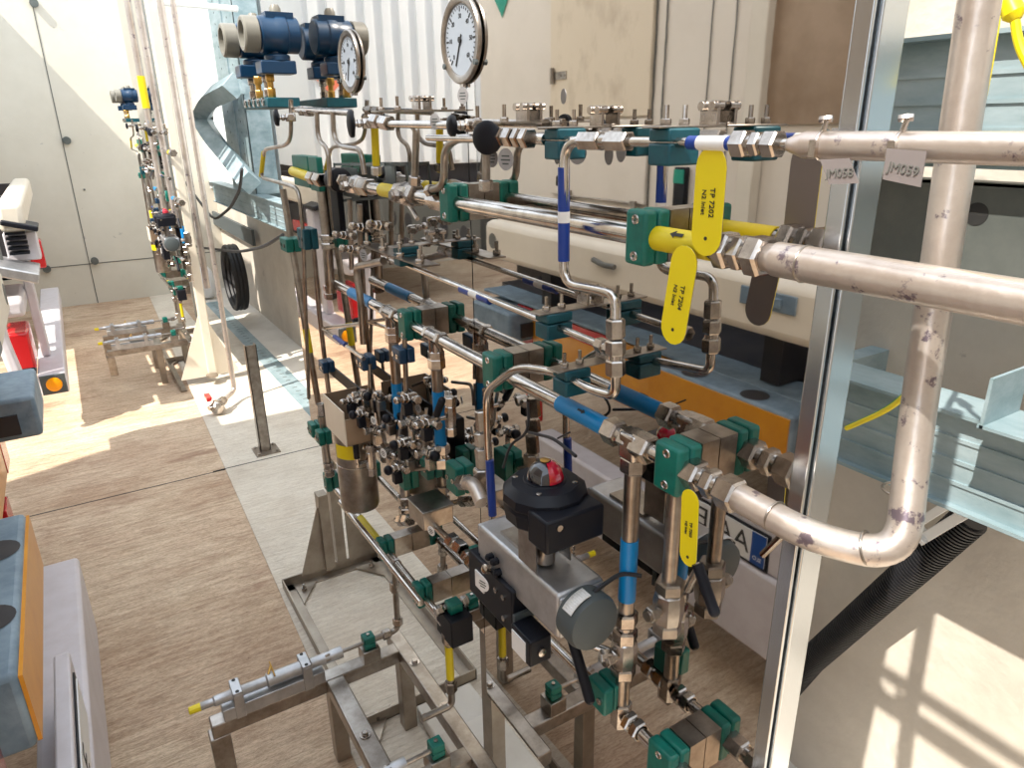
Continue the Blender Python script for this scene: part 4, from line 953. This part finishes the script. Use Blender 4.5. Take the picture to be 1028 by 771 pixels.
# drain channel
p = [V((1.31,9.6,GZ+.004)),V((1.47,9.6,GZ+.004)),V((1.47,3.2,GZ+.004)),V((1.31,3.2,GZ+.004))]
t = T('drain_channel','long narrow galvanised drain channel cover set in the floor','drain',(1.39,6,GZ))
MB().prism(p[::-1],(0,0,.006)).build('cover','galv',t)
b = MB()
for k in range(60): b.box((1.37,3.3+k*.105,GZ+.0101),(1.41,3.315+k*.105,GZ+.0106))
b.build('slots','galvd',t)
# short post
t = T('guard_post','short galvanised channel post on a rusty base plate','post',(.88,4.68,GZ))
MB().box((.83,4.66,GZ+.012),(.836,4.72,.27)).box((.83,4.66,GZ+.012),(.90,4.666,.27)).box((.894,4.66,GZ+.012),(.90,4.72,.27)).build('post','steel2',t)
MB().box((.79,4.60,GZ+.006),(.95,4.76,GZ+.014)).build('base_plate','frame',t)
b = MB()
for x,y in ((.81,4.62),(.93,4.62),(.81,4.74),(.93,4.74)): b.hex((x,y,GZ+.014),(x,y,GZ+.025),.010)
b.build('anchor_bolt','nut',t)
# white poles
t = T('drain_pipe','slender white vertical pipe ending in an elbow above a small red valve','pipe',(.9,5.80,GZ))
e0 = at(235,398,X=.9)
MB().tube([(.9,5.78,2.9),(.9,5.78,GZ+.10),(.78,5.62,GZ+.09)],.019,14,bend=.05).build('pipe','pipe',t)
t = T('drain_valve','small chrome hose valve with a red tag at the foot of the white pipe','valve',(.77,5.6,GZ))
MB().hex((.79,5.63,GZ+.09),(.74,5.57,GZ+.09),.035).lathe((.72,5.55,GZ+.03),Z_,[(0,.04),(.02,.05),(.06,.05),(.09,.02)],14).cyl((.76,5.6,GZ+.09),(.66,5.55,GZ+.07),.02,10).cyl((.72,5.5,GZ+.09),(.72,5.62,GZ+.09),.02,10).build('body','nut',t)
MB().box((.66,5.60,GZ+.11),(.70,5.72,GZ+.14)).build('red_tag','red',t)
t = T('tall_post','tall white post with triangular gusset foot in front of the rear rack','post',(.83,6.38,GZ))
MB().box((.80,6.33,GZ+.07),(.87,6.42,3.2)).build('post','cream',t,bevel=.01)
MB().prism([V((.58,6.37,GZ+.07)),V((1.06,6.37,GZ+.07)),V((.84,6.37,.12)),V((.80,6.37,.12))],(0,.012,0)).build('gusset','cream',t)
MB().lathe((.82,6.31,GZ+.08),Z_,[(0,.05),(.02,.05),(.03,.02)],10).build('foot_bolt','frame',t)
for (x,y,u) in ((.86,6.05,'thick pale riser pipe left of the slender white pipe'),(.70,6.50,'pale riser pipe with a yellow marker wrapped high up'),(.74,6.24,'pale riser pipe closest to the rear transmitters')):
    t = T('riser_pipe',u,'pipe',(x,y,.9)); MB().cyl((x,y,.9 if x<.85 else .4),(x,y,3.1),.024,14).build('pipe','pipe',t)
    if x == .70: MB().cyl((x,y,1.75),(x,y,1.98),.028,14).build('marker','yellow',t)
o = MB().tube([(.9,5.78,2.38),(.9,5.78,2.38),(.9,4.6,2.34),(.85,3.4,2.3)],.02,10).build('white_pipe','clad'); bpy.data.objects.remove(o)
t = T('horizontal_pipe','white horizontal pipe across the top joining the tall risers and column','pipe',(1.1,6.1,2.35))
q0,q1 = at(158,2,X=.86),at(238,9,X=1.44); MB().tube([q0,q1],.022,12).build('pipe','clad',t)
q0,q1 = at(240,89,X=1.44),at(268,90,X=.9); 

# ================================================================== LORRIES (left of the camera, mirrored in the panel)
def rbeam(b, x0, x1, y0, y1, z0, z1): b.box((x0,y0,z0),(x1,y1,z1)); return b
def lorry(dy, y0, y1, label, near):
    t = T('lorry', label, 'lorry', (-.8,(y0+y1)/2,GZ))
    XC = -.8
    # body
    MB().box((-3.1,y0,1.16),(XC,y1,3.7)).build('body','beige' if near else 'clad',t,bevel=.01)
    if not near:
        b = MB()
        for k in range(11): b.box((-.86-k*.2,y0-.03,1.2),(-.94-k*.2,y0+.01,3.65))
        b.build('end_wall_ribs','clad',t,kind='stuff')
    # bumper beam
    if near: ys_,ye_ = .3,3.30
    else: ys_,ye_ = 6.1,9.4
    MB().box((-.40,ys_,.93),(-.245,ye_,1.13)).build('bumper_beam','cream',t,bevel=.035)
    b = MB().box((-3.0,y0+.1,.25),(-1.0,y1-.1,1.15)); b.build('chassis','dark',t)
    b = MB()
    for y in (ys_+.4,ys_+1.2,ye_-.4): b.box((-1.0,y,.72),(-.40,y+.08,1.1))
    b.build('beam_bracket','dark',t)
    return t
L2 = lorry(0,.05,4.28,'cream bodied lorry standing just left of the camera, mirrored in the panel',True)
XC = -.797
def vy(u,v=100): return vat(u,v,-.8).y
# doors and fittings of lorry 2
MB().box((XC,vy(655),1.22),(XC+.02,vy(556),vat(600,120,-.8).z)).build('door','beige',L2,bevel=.003)
d = MB().box((XC,vy(655),vat(600,120,-.8).z+.012),(XC+.02,vy(556),3.5)).build('door','beige2',L2,bevel=.003,label='upper cream door with grey scuff marks')
h = vat(566,76,-.8); b = MB().box((XC+.02,h.y-.06,h.z-.02),(XC+.026,h.y+.05,h.z+.02)).cyl((XC+.03,h.y+.06,h.z-.04),(XC+.03,h.y+.06,h.z+.04),.014,12); b.cyl((XC+.026,h.y-.01,h.z),(XC+.03,h.y-.01,h.z),.006,8); b.cyl((XC+.026,h.y-.045,h.z),(XC+.03,h.y-.045,h.z),.006,8); b.build('hinge','steel2',d)
b = MB()
for u in (656,666): b.box((XC,vy(u)-.004,1.18),(XC+.006,vy(u)+.001,3.6))
for u in (710,733): b.box((XC,vy(u)-.002,1.2),(XC+.004,vy(u)+.002,3.6))
b.box((XC,vy(478)-.002,1.2),(XC+.002,vy(478)+.004,3.6))
b.build('panel_seam','chassis',L2)
b = MB().box((XC,vy(766)-.03,1.18),(XC+.05,vy(766)+.05,3.6)); b.build('corner_post','cream',L2,bevel=.004)
MB().box((XC,.2,vat(790,125,-.8).z),(XC+.012,vy(770),3.6)).build('side_panel','brown',L2,label='brown stained steel side panel')
for (u,v) in ((575,196),(640,208)):
    p = vat(u,v,-.8); MB().box((XC+.02,p.y-.02,p.z-.03),(XC+.035,p.y+.02,p.z+.03)).build('door_keeper','steel2',L2)
b = MB().cyl((XC+.03,vat(575,196,-.8).y,vat(575,196,-.8).z),(XC+.03,vat(640,208,-.8).y,vat(575,196,-.8).z),.005,8); b.build('lock_rod','steel2',L2)
p = vat(686,195,-.8); b = MB().box((XC,p.y-.035,p.z-.12),(XC+.03,p.y+.035,p.z+.12)); b.build('door_latch','black',L2,bevel=.005); MB().box((XC+.03,p.y-.03,p.z+.05),(XC+.036,p.y+.03,p.z+.11)).build('latch_cover','placard',L2)
p = vat(503,2,-.79); s_=.16; MB().prism([V((XC+.002,p.y,p.z+s_*1.6)),V((XC+.002,p.y+s_,p.z+s_*.6+.02)),V((XC+.002,p.y,p.z-.08)),V((XC+.002,p.y-s_,p.z+s_*.6+.02))],(.002,0,0)).build('hazard_placard','placard',L2,label='green diamond placard')
# handle and recessed fittings on bumper beam
p = vat(488,244,-.24); MB().lathe((-.2445,p.y-.06,1.03),X_,[(0,.001),(0,.040),(.001,.040)],16).build('towing_hole','chassis',L2)
p = vat(610,250,-.24); b = MB().tube([(-.23,p.y+.08,1.06),(-.22,p.y,1.05),(-.23,p.y-.06,1.05)],.012,8); b.build('grab_handle','chassis',L2)
p = vat(780,290,-.24); b = MB().box((-.243,p.y-.08,1.03),(-.236,p.y+.14,1.09)); b.box((-.236,p.y-.03,1.045),(-.225,p.y+.03,1.075)); b.build('recessed_latch','bluegrey',L2,bevel=.003)
yb0,yb1 = 1.30,1.96
bb = MB().box((-.50,yb0,.545),(-.226,yb1,.712)).build('dock_buffer','bluegrey',L2,bevel=.012,label='blue grey rubber dock buffer')
MB().box((-.226,yb0+.01,.552),(-.219,yb1,.70)).build('amber_strip','amber',bb)
b = MB()
for y in (1.50,1.78): b.lathe((-.28,y,.7125),Z_,[(0,.001),(0,.045),(.0012,.05),(.0014,.001)],20)
b.build('buffer_recess','dark',bb)
am = MB().box((-.45,1.97,.40),(-.365,3.02,.69)).build('rear_marker_board','amber',L2,bevel=.006,label='amber reflective marker board')
MB().box((-.45,3.02,.40),(-.363,3.16,.69)).build('red_reflector','red',am); MB().box((-.375,2.3,.62),(-.361,2.95,.692)).build('red_stripe','red',am)
MB().box((-.52,1.2,.70),(-.35,3.5,.715)).build('mudguard_top','bluegrey',L2,bevel=.004); MB().box((-1.1,1.0,.60),(-.53,3.6,.712)).build('chassis_deck','dark',L2)
MB().box((-.45,.6,.42),(-.27,yb0-.03,.70)).build('tail_light','darkred',L2,bevel=.01,label='dark red tail light cluster'); MB().box((-.27,.9,.45),(-.265,1.12,.67)).build('amber_lens','amber',L2)
MB().box((-.60,3.02,.52),(-.225,3.42,.68)).build('dock_buffer','bluegrey',L2,bevel=.015); MB().box((-.56,3.008,.545),(-.29,3.02,.62)).build('buffer_opening','dark',L2)
MB().box((-1.0,3.70,.84),(-.45,5.2,1.12)).build('chassis_plate','chassis',L2)
b = MB()
for k in range(5): b.lathe((-.449,3.9+k*.28,.96),X_,[(0,.001),(0,.06),(.001,.06)],20)
b.build('lightening_hole','dark',L2)
# white rear panel, under-run beam and number plate
XP = -.200
MB().box((-.25,.7,.125),(-.212,1.93,.30)).build('rear_panel','lorrywhite',L2,bevel=.006,label='white painted steel rear panel')
MB().box((-.325,.4,-.21),(XP,2.77,.12)).build('underrun_beam','lorrywhite',L2,bevel=.014)
MB().box((-.42,3.0,.05),(-.40,3.14,.26)).build('tail_light','red',L2,bevel=.004)
zl0,zl1 = .138,.262; yp0,yp1 = 1.325,1.855; XP = -.211
MB().box((XP-.001,yp0-.014,zl0-.012),(XP+.004,yp1+.014,zl1+.012)).build('plate_holder','black',L2,bevel=.002)
XP += .004
pl = MB().box((XP,yp0,zl0),(XP+.003,yp1,zl1)).build('number_plate','white',L2)
MB().box((XP+.003,yp0,zl0),(XP+.004,yp0+.06,zl1)).build('euro_band','euro',pl)
text('SLO',.022,(XP+.0045,yp0+.03,zl0+.025),(0,1,0),(0,0,1),pl,'white')
for ch,yy in (('A',1.430),('A',1.507),('E',1.612)): text(ch,.112,(XP+.0036,yy,(zl0+zl1)/2),(0,1,0),(0,0,1),pl)
MB().lathe((XP+.003,1.560,(zl0+zl1)/2),X_,[(0,.014),(.001,.014)],6).build('crest','red',pl)
MB().box((-.26,.95,-.02),(-.195,1.20,.20)).build('mud_flap','black',L2,bevel=.02)
# lorry 1
L1 = lorry(0,7.9,10.35,'second lorry at the far left with an amber end marker on its white beam',False)
MB().box((-.39,5.9,-.215),(-.215,9.4,-.055)).build('underrun_beam','lorrywhite',L1,bevel=.012)
e = MB().box((-.382,5.888,-.208),(-.223,5.9,-.062)).build('beam_end_plate','grey',L1,bevel=.01)
MB().lathe((-.30,5.888,-.135),(0,-1,0),[(0,.052),(.012,.05),(.018,.03)],24).build('marker_lamp','amberl',e,label='round amber marker lamp')
MB().box((-.52,5.95,-.02),(-.38,6.35,.26)).build('tail_light','red',L1,bevel=.02); MB().box((-.51,5.945,-.06),(-.39,6.1,-.0)).build('lamp_black_box','black',L1,bevel=.01)  # second piece is a black box set below the red tail light
MB().box((-.36,8.2,.35),(-.24,8.4,.62)).build('tail_light','red',L1,bevel=.02)
MB().tube([(-.58,5.8,.55),(-.52,5.85,.50),(-.53,5.85,.25),(-.49,5.8,-.05)],.045,6,bend=.05).build('support_arm','lorrywhite',L1,bevel=.01)
MB().box((-.56,5.9,.38),(-.36,6.6,.50)).build('arm_housing','lorrywhite',L1,bevel=.03)
MB().box((-.36,6.4,-.05),(-.30,6.55,.9)).build('upright','lorrywhite',L1,bevel=.01)
MB().obox((-.36,6.0,.70),(1,.0,-.35),Y_,V((.35,0,1)),(.14,.25,.035)).build('step_plate','alu',L1,bevel=.01)
MB().box((-.9,6.05,.62),(-.42,6.07,1.1)).box((-.75,6.05,.62),(-.40,7.5,.64)).build('side_guard','chassis',L1)
MB().obox((-.28,6.2,.98),(1,0,-.3),Y_,V((.3,0,1)),(.11,.15,.018)).build('hood','black',L1,bevel=.01)
b = MB()
for k in range(5): b.box((-.38,6.1,.78+k*.035),(-.26,6.2,.795+k*.035))
b.build('louvre','black',L1); MB().box((-.40,6.2,.72),(-.20,6.4,.92)).build('lamp_housing','lorrywhite',L1,bevel=.01)
p = at(300,222,X=2*XM+.5); MB().box((-.36,6.5,.62),(-.34,7.4,.72)).build('side_lamp','red',L1); 
q = at(331,72,Y=7.85); xr = 2*XM-q.x
MB().prism([V((xr,7.862,q.z+.22)),V((xr-.22,7.862,q.z)),V((xr,7.862,q.z-.22)),V((xr+.22,7.862,q.z))],(0,-.004,0)).build('hazard_placard','oplacard',L1,label='orange diamond placard')

# ================================================================== REAR STATION: copies 5.16 m further along
DY = 5.16
def copy_tree(o, parent=None):
    c = o.copy(); C.objects.link(c)
    if parent is not None: c.parent = parent
    for ch in list(o.children): copy_tree(ch, c)
    return c
for o in STATION:
    if o.name == 'back_panel' or (o.location.y < 1.15 and o.name.split('.')[0] in ('pipe_clamp','tube_clamp','disc_tag','bent_tube','connector_plug','cable_marker')): continue
    c = copy_tree(o); c.location.y += DY
    c['label'] = 'rear-rack twin of ' + c['label']
    if 'group' in c: c['group'] = c['group'] + ', rear rack'

t = T('back_panel','polished stainless steel back panel behind the rear rack pipework','panel',(XM,7.4,0))
MB().box((XM,6.62,-.02),(XM+.012,8.31,2.75)).build('sheet','mirror',t)
MB().box((XM-.004,6.60,-.02),(XM+.05,6.62,2.75)).build('edge_flange','edge',t,bevel=.002)
MB().box((XM+.014,8.15,GZ+.06),(XM+.06,8.21,2.7)).build('post','frame',t)
